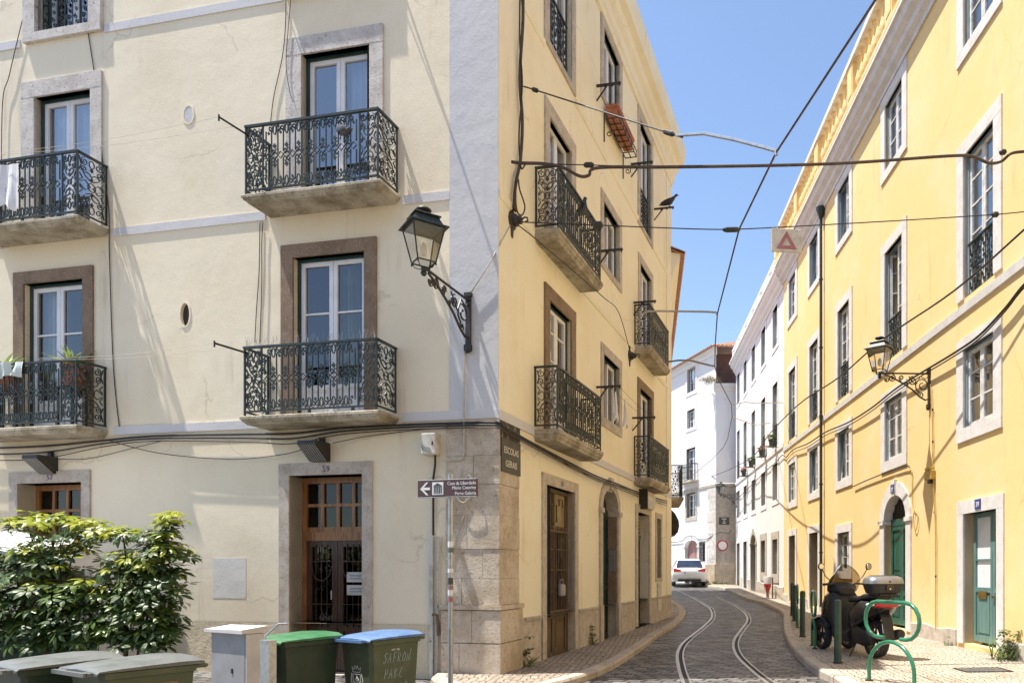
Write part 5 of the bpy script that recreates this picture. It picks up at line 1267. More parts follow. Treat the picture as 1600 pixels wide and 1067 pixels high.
cloth('towel', 'pale cloth bunched on the lower left balcony rail', FA.at(14,566,.48), .5, .2, FA.a, m_clothb, .04, .0)
for lab, rx, ry, tx, ty, px, py in (('iron clothes pole sticking out from the upper middle balcony', 388, 212, 342, 183, 0, 240), ('iron clothes pole sticking out from the lower middle balcony', 384, 551, 335, 536, 60, 560)):
    a = FA.at(rx, ry, .43); b = FA.at(tx, ty, .98); mb = MB(); mb.tube([a, b], .014, 6); o = single('clothes_pole', lab, 'clothes pole', m_irond, mb, a, 'clothes poles')
    bit(o, 'hook', m_irond, lambda m: m.tube([b-a+Vector((0,0,-.05)), b-a, b-a+Vector((.0,0,.03))], .011, 5))
    c = FA.at(px, py, .5)
    cable('thin line from %s to the left balcony, outer' % ('the upper clothes pole' if ry < 300 else 'the lower clothes pole'), [b, b.lerp(c,.5)-Vector((0,0,.05)), c], .0022, m_cablelt, 'clothes_line', 'clothes-line')
    m2 = a.lerp(b,.5); cable('thin line from %s to the left balcony, inner' % ('the upper clothes pole' if ry < 300 else 'the lower clothes pole'), [m2, m2.lerp(c,.5)-Vector((0,0,.06)), c-Vector((0,0,.02))], .0022, m_cablelt, 'clothes_line', 'clothes-line')
for lab, u in (('iron clothes pole at the topmost middle window, left one', -3.25), ('iron clothes pole at the topmost middle window, right one', -1.55)):
    a, b = FA.W(u, .02, 9.72), FA.W(u, .55, 9.74); mb = MB(); mb.tube([a, b], .016, 6); o = single('clothes_pole', lab, 'clothes pole', m_irond, mb, a, 'clothes poles')
    bit(o, 'brace', m_irond, lambda m: m.tube([Vector((0,0,-.25)), (b-a)*.5], .010, 5))
mb = MB()
for i in range(70):
    u = -3.44 + 2.0*rnd.random(); q = FA.W(u, .43+rnd.uniform(-.02,.02), 4.43); mb.tube([q, q + Vector((rnd.uniform(-.05,.05), rnd.uniform(-.06,.04), rnd.uniform(.07,.14)))], .0018, 3)
o = single('bird_spikes', 'fine wire bird spikes along the lower middle balcony rail', 'bird spikes', m_galv, mb, FA.W(-2.4,.43,4.43))

# ------------------------------------------------------------------ birds
def bird(label, p, ang, mat, k=1.):
    """pigeon-sized bird, x is forward"""
    t = MB(); st = [(-.20,0,.045,.020,.006),(-.13,0,.058,.028,.014),(-.07,0,.075,.045,.040),(0,0,.098,.058,.060),(.06,0,.125,.055,.062),(.10,0,.160,.036,.044),(.125,0,.195,.028,.032),(.15,0,.215,.027,.028),(.172,0,.214,.018,.018),(.185,0,.210,.006,.006)]
    t.blob(st, 12, 2.); t.blob([(-.17,.035,.062,.004,.012),(-.08,.052,.085,.012,.035),(.03,.058,.108,.012,.045),(.07,.045,.118,.006,.02)], 8, 2.); t.blob([(-.17,-.035,.062,.004,.012),(-.08,-.052,.085,.012,.035),(.03,-.058,.108,.012,.045),(.07,-.045,.118,.006,.02)], 8, 2.)
    for y in (.025,-.025): t.tube([(.0,y,.06),(.01,y,.0),(.035,y,.0)], .006, 5)
    o = tag(t.obj('bird', mat, None, p, ang, True), label, 'bird'); o.scale = (k,k,k)
    b = MB(); b.tube([(.178,0,.212),(.21,0,.203)], [.008,.002], 6); b.obj('beak', m_beak, o)
    return o
bird('dark bird perched on the rail of the upper lane balcony', FB.at(914,338,.37) + Vector((0,0,-.02)), FB.a - .4, m_bird, 1.15).rotation_euler.y = -.6
uu, ww, zz = ARMS[1022]; bird('dark bird perched on the far slim iron bracket', FB.W(uu, ww*.75, zz+.02), nang(FB), m_bird, 1.25)
bird('grey pigeon perched among the scrolls of the upper middle balcony railing', FA.W(-1.98, .405, 7.06), FA.a + 2.6, m_birdg, 1.1)
# ------------------------------------------------------------------ plants
def rosette_leaves(mb, p, up, n, L, Wd, droop, k):
    """umbrella of leaflets round a stem tip, as on schefflera"""
    up = Vector(up).normalized(); x = up.orthogonal().normalized(); y = up.cross(x); ph = rnd.uniform(0, 6.28)
    mb.k = k
    for i in range(n):
        a = ph + 2*PI*i/n + rnd.uniform(-.15,.15); l = L*rnd.uniform(.75,1.1)
        d = (x*math.cos(a) + y*math.sin(a)); s = d.cross(up)
        dr = droop*rnd.uniform(.6,1.4)
        q0 = p + d*l*.22 - up*l*.02; q1 = p + d*l*.68 - up*l*dr*.35; q2 = p + d*l - up*l*dr
        m = q1 + up*l*.03; w = Wd*l; h = p + d*l*.42 - up*l*dr*.12
        mb.face([q0, h, h + s*w*.85, q0 + s*w*.3]); mb.face([h, m, q1 + s*w, h + s*w*.85]); mb.face([m, q2, q1 + s*w])
        mb.face([h, q0, q0 - s*w*.3, h - s*w*.85]); mb.face([m, h, h - s*w*.85, q1 - s*w]); mb.face([q2, m, q1 - s*w])
def schefflera(label, base, lobes, trunks, nros, group, yl=.66):
    """lobes: (px, py, rx, ry, depth) ellipsoids in photo pixels at the plant's distance"""
    root = thing('shrub', label, 'shrub', base, 0, group); Y = base[1]; s = Y/F
    fb = MB()
    tot = sum(l[2]*l[3] for l in lobes); ctr = []
    for px, py, rx, ry, yo in lobes:
        c = depth_at(px, py, Y + yo); n = int(nros * rx*ry/tot); R = Vector((rx*s, .42*(rx+ry)*s, ry*s)); ctr.append(c)
        for i in range(n):
            while True:
                v = Vector((rnd.gauss(0,1), rnd.gauss(0,1), rnd.gauss(.25,1))); 
                if v.length > .1: break
            v.normalize(); r = rnd.random()**.38 * (1.22 if rnd.random() < .10 else 1.)
            p = c + Vector((v.x*R.x, v.y*R.y, v.z*R.z))*r
            up = Vector((v.x*.45, v.y*.45 - .22, max(.15, v.z)*.7 + .75)) + Vector((rnd.uniform(-.25,.25),)*3)
            hp = (p.z - 1.15)/.9
            young = r > .55 and v.z > .0 and rnd.random() < yl*max(.06, min(1.25, hp*1.3))
            k = 1 if young else (2 if rnd.random() < .30 else 0)
            rosette_leaves(fb, p - base, up, rnd.choice((6,7,8,8)), rnd.uniform(.11,.19), .16, rnd.uniform(.02,.42), k)
            if r > .6 and rnd.random() < .5:
                m = fb.k; fb.k = 3; fb.tube([p - base, (p - base).lerp(c - base, .45) - Vector((0,0,.02))], .004, 3); fb.k = m
    fb.obj('foliage', [m_leafd, m_leafl, m_leafv, m_bark], root)
    for px, py, r in trunks:
        t = MB(); b = Vector((depth_at(px, 890, Y).x, Y, -.05)) - base; top = depth_at(px + rnd.uniform(-12,12), py, Y) - base
        mid = b.lerp(top, .5) + Vector((rnd.uniform(-.05,.05), rnd.uniform(-.05,.05), 0))
        t.tube(smooth([b, mid, top], 4), [r*(1-.5*i/8) for i in range(9)], 8)
        for c in ctr:
            if (c - base - top).length < 1.0: t.tube(smooth([mid.lerp(top,.6), (top + (c-base))/2 + Vector((0,0,-.08)), c-base], 3), [r*.5, r*.45, r*.4, r*.33, r*.28, r*.2, r*.12], 6)
        t.obj('trunk', m_bark, root, smooth=True)
    return root
Y = 8.3; bx = lambda px: Vector(((px-CX)/F*Y, Y, 0))
gs = 'glossy shrubs before the cream wall'
schefflera('tall glossy shrub with yellow green tips in front of the half hidden door', bx(85), [(40,818,44,22,0),(95,812,30,14,.1),(128,832,46,24,.05),(85,868,78,30,.1),(72,918,80,48,.05),(130,950,70,50,-.1),(40,975,60,40,0),(120,990,60,28,-.15),(60,1000,60,24,-.1)], [(72,872,.035),(100,900,.025)], 440, gs)
schefflera('tall glossy shrub standing right of the others before the cream wall', bx(210), [(266,816,26,20,0),(240,838,30,20,.05),(192,838,38,18,.1),(262,862,36,34,0),(215,892,62,38,.05),(250,918,42,40,0),(200,948,62,40,-.05),(262,968,24,24,0),(205,992,60,26,-.1),(250,985,28,26,-.1)], [(198,905,.03),(214,960,.02)], 430, gs)
schefflera('low dark glossy shrub at the left edge of the picture', bx(-25), [(-20,880,46,30,.2),(-10,930,52,50,.1),(-40,960,60,50,0)], [(-15,920,.03)], 230, gs, .2)

def blade(mb, p, az, L, w, el, curl, n=5):
    """one strap leaf arching outward"""
    d = Vector((math.cos(az), math.sin(az), 0)); s = Vector((-d.y, d.x, 0)); rows = []
    for i in range(n+1):
        t = i/n; a = el - curl*t; q = p + d*(L*t*math.cos(a*.8)) + Vector((0,0,L*t*math.sin(a)))
        ww = w*(1 - t**2.2)*(.6+.8*min(t*3,1)*.5)
        rows.append((q - s*ww + Vector((0,0,.25*ww)), q, q + s*ww + Vector((0,0,.25*ww))))
    for a, b in zip(rows, rows[1:]):
        mb.face([a[0],a[1],b[1],b[0]]); mb.face([a[1],a[2],b[2],b[1]])
def potplant(label, p, pot_h, kind, cat='potted plant', group=None, k=1.):
    t = thing('potted_plant', label, cat, p, rnd.uniform(0,3), group)
    bit(t, 'pot', m_terra if kind == 'agave' else m_slate, lambda m: m.lathe([(.0,0),(.10*k,0),(.135*k,pot_h-.04),(.15*k,pot_h-.04),(.15*k,pot_h),(.12*k,pot_h),(.11*k,pot_h-.03),(.0,pot_h-.03)], 14), smooth=True)
    mb = MB()
    if kind == 'agave':
        for i in range(22): blade(mb, Vector((0,0,pot_h-.03)), i*2.4, rnd.uniform(.30,.42), .032, 1.25 - .9*(i%7)/7, .35)
        mb.obj('leaves', m_agave, t)
    else:
        for i in range(46): rosette_leaves(mb, Vector((rnd.uniform(-.14,.14)*k, rnd.uniform(-.14,.14)*k, pot_h + rnd.uniform(-.02,.20)*k)), (rnd.uniform(-.5,.5), rnd.uniform(-.5,.5), 1), 5, .075*k, .3, .4, 1 if (kind == 'flower' and rnd.random() < .45) else 0)
        mb.obj('leaves', [m_leafv, m_flower if kind == 'flower' else m_leafl], t)
    return t
gp = 'potted plants on the lower left balcony'
for lab, px in (('pale spiky agave in a terracotta pot on the lower left balcony', 113), ('pale spiky plant in a pot at the left picture edge balcony', 4)):
    q = FA.at(px, 560, .2); st = thing('plant_stand', 'dark iron stand under the ' + ('agave pot' if px > 50 else 'plant pot at the left picture edge'), 'plant stand', (q.x, q.y, 3.5), FA.a, 'plant stands on the lower left balcony')
    bit(st, 'top', m_irond, lambda m: m.box(-.16,.16,-.12,.12,.575,.60))
    for x, y in ((-.13,-.1),(.13,-.1),(-.13,.1),(.13,.1)): bit(st, 'leg', m_irond, lambda m: m.box(x-.012,x+.012,y-.012,y+.012,0,.575))
    potplant(lab, (q.x, q.y, 4.10), .32, 'agave', group=gp, k=1.0)
for lab, px, py, kd in (('dark green plant on a white terrace sill, highest of four', 1205, 676, 'leafy'), ('reddish plant on a white terrace sill, second highest', 1189.5, 693, 'flower'), ('green plant on a white terrace sill, third highest', 1173, 710, 'leafy'), ('pink flowering plant on a white terrace sill, lowest of four', 1161.5, 725, 'flower')):
    u, z = FR.pix(px, py + 8, .22); t = potplant(lab, FR.W(u,.2,z-.32), .26, kd, group='plants on the white terrace sills', k=.95)
    b = MB(); b.box(-.16,.16,-.16,.16,-.03,0); b.obj('shelf', m_irond, t)
def weed(label, p, h, n, mat, cat='weed', spread=.12, cup=1.1):
    mb = MB()
    for i in range(n): blade(mb, Vector((rnd.uniform(-spread,spread)*.5, rnd.uniform(-spread,spread)*.5, 0)), rnd.uniform(0,6.28), h*rnd.uniform(.5,1.1), h*.035, rnd.uniform(.7,1.45), rnd.uniform(.2,.9), 4)
    for i in range(n//2):
        q = Vector((rnd.uniform(-spread,spread)*.4, rnd.uniform(-spread,spread)*.4, h*rnd.uniform(.3,cup)))
        rosette_leaves(mb, q, (rnd.uniform(-.4,.4), rnd.uniform(-.4,.4), 1), 5, h*.2, .25, .3, 0)
    return tag(mb.obj('weed', mat, None, p), label, cat, 'weeds along the walls')
weed('tall weed at the foot of the stained corner stone', G(826, 1040, .1), .40, 16, m_weed)
weed('bushy green weed beside the shop door', G(922, 1006, .1), .30, 34, m_weed, spread=.2)
q = FR.W(-11.1, .12, gz(11)+.12); weed('grassy weed at the right edge under the yellow wall', q, .42, 60, m_weed, spread=.4)
q = FR.W(-13.15, .12, gz(13)+.12); weed('small weed by the step of the teal door', q, .16, 18, m_weed)
q = FG.at(1109, 597, .05); mb = MB()
for i in range(150): blade(mb, Vector((rnd.gauss(-.1,.28), rnd.gauss(-.05,.12), rnd.uniform(-.05,.08))), rnd.uniform(0,6.28), rnd.uniform(.3,.6), .018, rnd.uniform(.1,1.4), rnd.uniform(.3,1.5), 4)
tag(mb.obj('dry_plant', m_dry, None, q + Vector((.05,0,.06))), 'dry straw coloured tuft growing on the end house ledge', 'plant')
q = FG.at(1128, 922, .15); mb = MB()
for i in range(70): blade(mb, Vector((rnd.gauss(-.2,.3), rnd.gauss(-.05,.06), 0)), rnd.uniform(0,6.28), rnd.uniform(.2,.5), .03, rnd.uniform(.4,1.4), rnd.uniform(.3,1.), 3)
tag(mb.obj('dry_plant', m_dry, None, (q.x, q.y, gz(41)+.12)), 'dry brown weeds at the foot of the far grey stone wall', 'plant')
# flower boxes on an iron rack high above the lane
t = thing('flower_box_rack', 'terracotta flower boxes in an iron rack below the high lane window', 'flower boxes', FB.W(4.75,0,10.12), FB.a)
for x0, x1 in ((.0,.60),(.63,1.22)):
    bit(t, 'flower_box', m_terra, lambda m: (m.frust((x0+.03,x1-.03,-.25,-.08),(x0,x1,-.28,-.05),0,.20), m.box(x0-.015,x1+.015,-.295,-.035,.20,.25)))
def rack(m):
    for y in (-.29,-.17,-.05): m.box(-.03, 1.42, y-.008, y+.008, -.02, -.004)
    for i in range(8): m.box(-.03+.2*i, -.018+.2*i, -.29, -.05, -.036, -.02)
    m.box(-.03, 1.42, -.30, -.288, .10, .116)
    for i in range(8): m.box(-.03+.2*i, -.018+.2*i, -.302, -.29, -.02, .10)
    for x in (0., 1.38):
        m.box(x-.01, x+.01, -.02, 0, -.45, .1); v = len(m.v); m.strip(spiral(.11, -.30, .07, 1.2, -1.3), .014, -.008, .008)
        m.v[v:] = [(x + yy, -xx, z) for xx, yy, z in m.v[v:]]
bit(t, 'rack', m_irond, rack)
mb = MB()
for i in range(20): blade(mb, Vector((rnd.uniform(.1,1.3), -.16, .22)), rnd.uniform(0,6.28), rnd.uniform(.2,.45), .006, rnd.uniform(.5,1.4), rnd.uniform(.6,1.8), 5)
mb.obj('dry_stems', m_dry, t)

# ------------------------------------------------------------------ bins, cabinet, post
def wheelie(label, p, rz, body, lid, k=1.):
    t = thing('wheelie_bin', label, 'wheelie bin', p, rz, 'wheelie bins at the kerb')
    b = MB(); r = lambda i, z, y0=0: [(-.24+i,-.275+i+y0,z),(-.20+i,-.30+i+y0,z),(.20-i,-.30+i+y0,z),(.24-i,-.275+i+y0,z),(.24-i,.26-i*.4,z),(.2-i,.275-i*.4,z),(-.2+i,.275-i*.4,z),(-.24+i,.26-i*.4,z)]
    b.loft([r(.055,.06), r(.05,.10), r(.012,.74), r(.005,.80), r(-.015,.805), r(-.018,.845), r(.0,.85)]); o = b.obj('body', body, t)
    l = MB(); R = []
    for y, z0, z1 in ((-.345,.835,.862),(-.33,.85,.876),(-.20,.852,.890),(.0,.852,.902),(.18,.852,.91),(.29,.852,.905),(.315,.855,.885)):
        R.append([(-.27,y,z0),(.27,y,z0),(.272,y,z0+(z1-z0)*.45),(.20,y,z1-.004),(.0,y,z1+.004),(-.20,y,z1-.004),(-.272,y,z0+(z1-z0)*.45)])
    l.loft(R); L = l.obj('lid', lid, t, smooth=True)
    bit(L, 'lid_handle', lid, lambda m: [m.box(x, x+.10, -.385, -.335, .835, .855) for x in (-.22,.12)] and m.box(-.22,.22,-.40,-.375,.832,.858))
    bit(L, 'hinge', body, lambda m: m.tube([(-.2,.325,.85),(.2,.325,.85)], .022, 8))
    bit(t, 'handle_bar', body, lambda m: m.tube([(-.2,.28,.83),(-.2,.36,.83),(.2,.36,.83),(.2,.28,.83)], .016, 6))
    for x in (-.20,.20): bit(t, 'wheel', m_tyre, lambda m: m.tube([(x-.025,.24,.10),(x+.025,.24,.10)], .10, 16))
    t.scale = (k,k,k); return t, o
rz = math.radians(-30)
t, o = wheelie('olive bin with a bright blue lid and scribbled letters on its side', (-2.83,7.36,-.06), rz, m_binol, m_lidbl)
STROKES = {'S':[[(.8,.95),(.45,1),(.1,.8),(.5,.55),(.6,.2),(.2,0),(0,.15)]],'A':[[(0,0),(.35,1),(.7,0)],[(.1,.4),(.65,.4)]],'F':[[(.1,0),(.15,1),(.7,1)],[(.1,.5),(.6,.55)]],'R':[[(.1,0),(.1,1),(.6,.9),(.55,.55),(.1,.5),(.75,0)]],'O':[[(.4,1),(.05,.6),(.15,.1),(.5,0),(.75,.5),(.4,1)]],'N':[[(.05,0),(.1,.9),(.6,.05),(.75,1.25)]],
    'P':[[(.1,0),(.1,1),(.6,.9),(.55,.5),(.1,.45)]],'B':[[(.1,0),(.1,1),(.6,.85),(.15,.52),(.65,.25),(.1,0)]],'Z':[[(.05,.9),(.6,1),(.1,.15),(.8,0)]],'M':[[(0,0),(.1,.95),(.4,.3),(.7,1),(.75,0)]],'I':[[(.2,0),(.25,.7)],[(.1,.95),(.13,1)],[(.38,.97),(.4,1.02)]],'L':[[(.1,.6),(.05,0),(.7,.1)]],'*':[[(.4,1.2),(.35,.1)],[(0,.5),(.8,.65)],[(.1,.1),(.7,1)],[(.15,.95),(.75,.0)]]}
def scribble(m):
    for txt, z, y in (('SAFRON', .62, -.16), ('PABZ', .47, -.14), ('MILO*', .32, -.13)):
        for ch in txt:
            for s in STROKES[ch]:
                v = len(m.v); m.tube([(.05*a + .012*c, 0, .095*c) for a, c in s], .0026, 4)
                zz = z; m.v[v:] = [(.241 - .052*(.80-(zz+q))/.7 + w*.3, y + a, zz + q) for a, w, q in m.v[v:]]
            y += .055
bit(o, 'graffiti', m_marker, scribble)
textmesh('ART 108', .026, m_whitesg, o, (.2355, -.02, .735), (PI/2,0,PI/2), 'print', .001)
def crest(m):
    y = lambda z: -.2965 + .05*(.80-z)/.7
    def ln(pts, t=.006):
        v = len(m.v); m.strip(pts, t, -.002, .001); m.v[v:] = [(a, y(c) + b, c) for a, b, c in m.v[v:]]
    cz = .46
    ln([(-.055,cz+.06),(.055,cz+.06),(.055,cz),(.04,cz-.05),(0,cz-.085),(-.04,cz-.05),(-.055,cz),(-.055,cz+.06)])
    ln([(-.05,cz+.08),(-.06,cz+.13),(-.03,cz+.105),(-.018,cz+.145),(0,cz+.11),(.018,cz+.145),(.03,cz+.105),(.06,cz+.13),(.05,cz+.08),(-.05,cz+.08)])
    for q in (-1,1): ln([(q*.07,cz+.07),(q*.085,cz),(q*.06,cz-.07),(q*.02,cz-.11)], .008)
    ln([(-.04,cz-.01),(-.015,cz-.04),(.015,cz-.04),(.04,cz-.01)]); ln([(0,cz-.035),(0,cz+.045)]); ln([(0,cz+.04),(.028,cz-.0)]); ln([(0,cz+.04),(-.028,cz-.0)])
bit(o, 'crest', m_whitesg, crest)
wheelie('dark green bin with a green lid left of the blue lidded bin', (-3.50,7.06,-.05), rz, m_bingr, m_lidgr)
t, o = wheelie('grey lidded bin with a brown sticker on its side', (-3.53,4.96,0), rz, m_binol, m_lidgy, .96)
bit(o, 'sticker', m_brown, lambda m: m.box(.228,.2345,.0,.155,.68,.745))
wheelie('grey lidded bin at the left picture edge', (-4.16,5.10,0), rz + .04, m_bingr, m_lidgy, .96)
t = thing('street_cabinet', 'grey metal street cabinet with a pale sloping top beside the bins', 'cabinet', (-3.82,6.64,0), rz)
bit(t, 'housing', m_grey, lambda m: m.bbox(-.27, .25, -.085, .085, 0, .90, .006)); bit(t, 'top', m_greyl, lambda m: m.loft([[(-.31,-.125,.90),(.27,-.125,.90),(.27,.11,.90),(-.31,.11,.90)],[(-.31,-.125,.925),(.27,-.125,.935),(.27,.11,.96),(-.31,.11,.95)]]))
bit(t, 'side_panel', m_greyl, lambda m: m.box(.2515,.262,-.08,.08,.02,.895)); bit(t, 'lock', m_irond, lambda m: m.box(.05,.07,-.093,-.085,.55,.59))  # lighter sheet on one flank: front shaded, flank lit, put into the greys
t = thing('steel_post', 'short galvanised steel post with a bent bracket beside the grey cabinet', 'post', (-3.33,6.18,0), rz)
bit(t, 'upright', m_galv, lambda m: (m.box(-.06,.05,-.004,.004,0,.86), m.box(.05,.058,-.004,.06,0,.86), m.box(-.068,-.06,-.004,.06,0,.86)))
bit(t, 'bracket', m_galv, lambda m: m.tube([(-.05,.03,.84),(-.05,.03,.90),(.02,.10,1.0),(.05,.16,1.0)], .008, 6)); bit(t, 'cap', m_galv, lambda m: m.box(-.07,.06,-.008,.064,.861,.87))
# tuk-tuk behind the shrubs, only its pale roof in view
t = thing('tuk_tuk', 'three wheeled tuk-tuk with a white cloth roof, half hidden behind the shrubs', 'tuk-tuk', (-8.55,9.35,0), .05)
def roofc(m): m.loft([[(x,-.62,z-.14),(x,-.64,z+.0),(x,-.45,z+.13),(x,0,z+.19),(x,.45,z+.13),(x,.64,z),(x,.62,z-.14)] for x, z in ((-1.15,1.72),(-.9,1.76),(.4,1.74),(.8,1.66),(1.02,1.58))])
bit(t, 'canopy', m_canopy, roofc, True); bit(t, 'valance', m_greyl, lambda m: m.box(-1.14,.98,-.635,-.625,1.46,1.66))  # valance is white cloth; its grey is shade put into the colour
bit(t, 'body', m_bollard, lambda m: m.loft([[(x,-w,.28),(x,-w,h),(x,-w+.06,h+.03),(x,w-.06,h+.03),(x,w,h),(x,w,.28)] for x, w, h in ((-1.2,.55,.78),(-.9,.62,.82),(.0,.62,.55),(.5,.55,.60),(1.0,.36,.82),(1.25,.2,.70))]))
bit(t, 'seat', m_seat, lambda m: (m.bbox(-.95,-.45,-.5,.5,.55,.70,.03), m.bbox(-1.02,-.90,-.5,.5,.70,1.2,.03)))
bit(t, 'windscreen', m_screen, lambda m: m.loft([[(.98,-.5,.88),(.98,.5,.88),(.99,.5,.88),(.99,-.5,.88)],[(.80,-.52,1.55),(.80,.52,1.55),(.81,.52,1.55),(.81,-.52,1.55)]]))
for x, y in ((-1.0,-.58),(-1.0,.58),(.85,-.52),(.85,.52)): bit(t, 'roof_post', m_irond, lambda m: m.tube([(x,y,.7),(x*.95,y,1.7)], .02, 6))
for x, y in ((-.85,-.58),(-.85,.58),(1.05,0)): bit(t, 'wheel', m_tyre, lambda m: m.tube([(x,y-.07,.24),(x,y-.05,.24),(x,y+.05,.24),(x,y+.07,.24)], [.20,.24,.24,.20], 18))

# ------------------------------------------------------------------ bollards, bike racks, hydrant, grate
def bollard(label, p):
    t = thing('bollard', label, 'bollard', p, 0, 'dark green bollards on the pavement')
    bit(t, 'post', m_bollard, lambda m: m.lathe([(.0,-.05),(.055,-.05),(.055,.86),(.05,.885),(.03,.90),(.0,.905)], 14), True); bit(t, 'base_ring', m_irond, lambda m: m.lathe([(.056,0),(.075,0),(.072,.015),(.056,.02)], 14))
for lab, x, y in (('dark green bollard beside the scooter, nearest of the bollards', 1309, 1035), ('dark green bollard between the two far bike racks', 1254, 994), ('dark green bollard behind the farthest bike rack', 1241.5, 969.4), ('dark green bollard farthest along the pavement', 1238, 961)):
    bollard(lab, G(x, y, .125))
RK = None
def rack_mesh(r, a, Wd, H):
    m = Wd/2; zc = H*.53; n = 8
    low = [(-m,0),(-m,zc-m*.9)] + [(-m*math.cos(PI*i/(2*n)), zc-m*.9+m*.9*math.sin(PI*i/(2*n))) for i in range(1,n+1)] + [(m*math.sin(PI*i/(2*n)), zc-m*.9+m*.9*math.cos(PI*i/(2*n))) for i in range(1,n+1)] + [(m,0)]
    R = (H-zc)/2 - .01; c1, c2 = -m*.62, m*.66; zc2 = zc + .022 + R + .02
    up = [(-m*.30, zc2-R)] + [(c1 - R*math.sin(PI*i/n), zc2 - R*math.cos(PI*i/n)) for i in range(n+1)] + [(c2 + R*math.sin(PI*i/n), zc2 + R*math.cos(PI*i/n)) for i in range(n+1)] + [(m*.42, zc2-R)]
    return [Vector((x,0,z)) for x, z in low], [Vector((x,0,z)) for x, z in up]
def bikerack(label, p, rz, Wd=.48, H=.93):
    t = thing('bike_rack', label, 'bike rack', p, rz, 'green tube bike racks')
    lo, up = rack_mesh(None, None, Wd, H)
    bit(t, 'lower_arch', m_pgreen, lambda m: m.tube(lo, .024, 10), True); bit(t, 'upper_loop', m_pgreen, lambda m: m.tube(up, .024, 10), True)
    for x in (-Wd/2, Wd/2): bit(t, 'foot', m_irond, lambda m: m.lathe([(.025,0),(.05,0),(.05,.008),(.025,.012)], 12, x, 0))
a, b = G(1358, 1062, .125), G(1428.5, 1076, .125); bikerack('bright green tube bike rack in front of the parked scooter', (a+b)/2, math.atan2(b.y-a.y, b.x-a.x), (b-a).length)
a, b = G(1266.5, 1005, .125), G(1276, 1015.5, .125); bikerack('green tube bike rack seen edge on, nearer of the two far ones', (a+b)/2, math.atan2(b.y-a.y, b.x-a.x), .5)
a, b = G(1244, 974, .125), G(1247.5, 983, .125); bikerack('green tube bike rack seen edge on, farthest along', (a+b)/2, math.atan2(b.y-a.y, b.x-a.x), .5)
p = FR.W(-29.2, .35, gz(29.2)+.12); t = thing('hydrant', 'red hydrant with a white drum top by the white terrace wall', 'hydrant', p)
bit(t, 'post', m_pinkdoor, lambda m: m.lathe([(.0,0),(.11,0),(.10,.04),(.075,.06),(.075,.26),(.10,.28),(.10,.32),(.0,.32)], 14), True); bit(t, 'cone', m_redsg, lambda m: m.lathe([(.0,.32),(.09,.32),(.21,.62),(.21,.66),(.0,.66)], 16), True)
bit(t, 'drum', m_greyl, lambda m: m.lathe([(.0,.66),(.215,.66),(.215,.95),(.20,.99),(.0,1.0)], 18), True)
bit(t, 'rear_post', m_woodold, lambda m: m.box(.24,.30,-.03,.03,0,.95)); t.scale = (.72,.72,.86); bit(t, 'outlet', m_chrome, lambda m: m.tube([(-.08,-.05,.46),(-.17,-.10,.46)], .05, 10))
p = G(1535, 1046, .125); t = thing('drain_grate', 'dark iron drain grate set in the pale pavement', 'drain grate', p + Vector((0,0,.002)), .1)
bit(t, 'frame', m_irond, lambda m: [m.box(*q, 0, .006) for q in ((-.32,.32,-.2,-.17),(-.32,.32,.17,.2),(-.32,-.29,-.17,.17),(.29,.32,-.17,.17))])
for i in range(9): bit(t, 'bar', m_galv, lambda m: m.box(-.28+.065*i, -.255+.065*i, -.17, .17, 0, .005))
t = thing('awning', 'black rounded shop awning past the end of the cream house', 'awning', FH.W(4.0,0,3.1), FH.a)
AW = [(-.0,.42),(-.16,.36),(-.32,.20),(-.43,-.02),(-.45,-.20),(-.40,-.42),(-.2,-.50),(0,-.52)]
bit(t, 'cloth', m_awning, lambda m: m.loft([[(x,y,z) for y, z in AW] for x in (0, .6, 1.2, 1.8, 2.4)])); 
for x in (0, 1.2, 2.4): bit(t, 'rib', m_irond, lambda m: m.tube([(x-.004, y*1.01, z*1.01) for y, z in AW[:6]], .012, 5))

# ------------------------------------------------------------------ scooter
def lift(m, dz, fn):
    i0 = len(m.v); fn(m); m.v[i0:] = [(x, y, z+dz) for x, y, z in m.v[i0:]]
BX = Matrix.Translation((-.20,0,.965)) @ Matrix.Scale(.90, 4) @ Matrix.Translation((.30,0,-.968))
p = G(1369, 1027, .125)
t = thing('motor_scooter', 'black three wheeled motor scooter with a silver topped luggage box', 'motor scooter', p, math.radians(104))
def wheel(root, x, y, r, w, nm='wheel'):
    n = 24; pr = [(r-.06,-w*.8),(r-.015,-w),(r-.003,-w*.55),(r,0),(r-.003,w*.55),(r-.015,w),(r-.06,w*.8)]
    mb = MB(); mb.loft([[(x + q*math.cos(2*PI*j/n), y + s, r + q*math.sin(2*PI*j/n)) for j in range(n)] for q, s in pr + [pr[0]]], caps=False); o = mb.obj(nm, m_tyre, root, smooth=True)
    h = MB(); ri = r-.058
    h.loft([[(x + q*math.cos(2*PI*j/n), y + s, r + q*math.sin(2*PI*j/n)) for j in range(n)] for q, s in ((ri-.02,-w*.8),(ri+.003,-w*.8),(ri+.003,w*.8),(ri-.02,w*.8),(ri-.02,-w*.8))], caps=False)
    h.tube([(x,y-w,r),(x,y+w,r)], .035, 10)
    for k in range(5):
        a = 2*PI*k/5 + .3; c, s = math.cos(a), math.sin(a); h.tube([(x+c*.03,y,r+s*.03),(x+c*(ri-.01),y,r+s*(ri-.01))], [.020,.011], 5)
    h.obj('rim', m_gunmet, o); return o
wheel(t, 0, 0, .285, .065, 'rear_wheel')
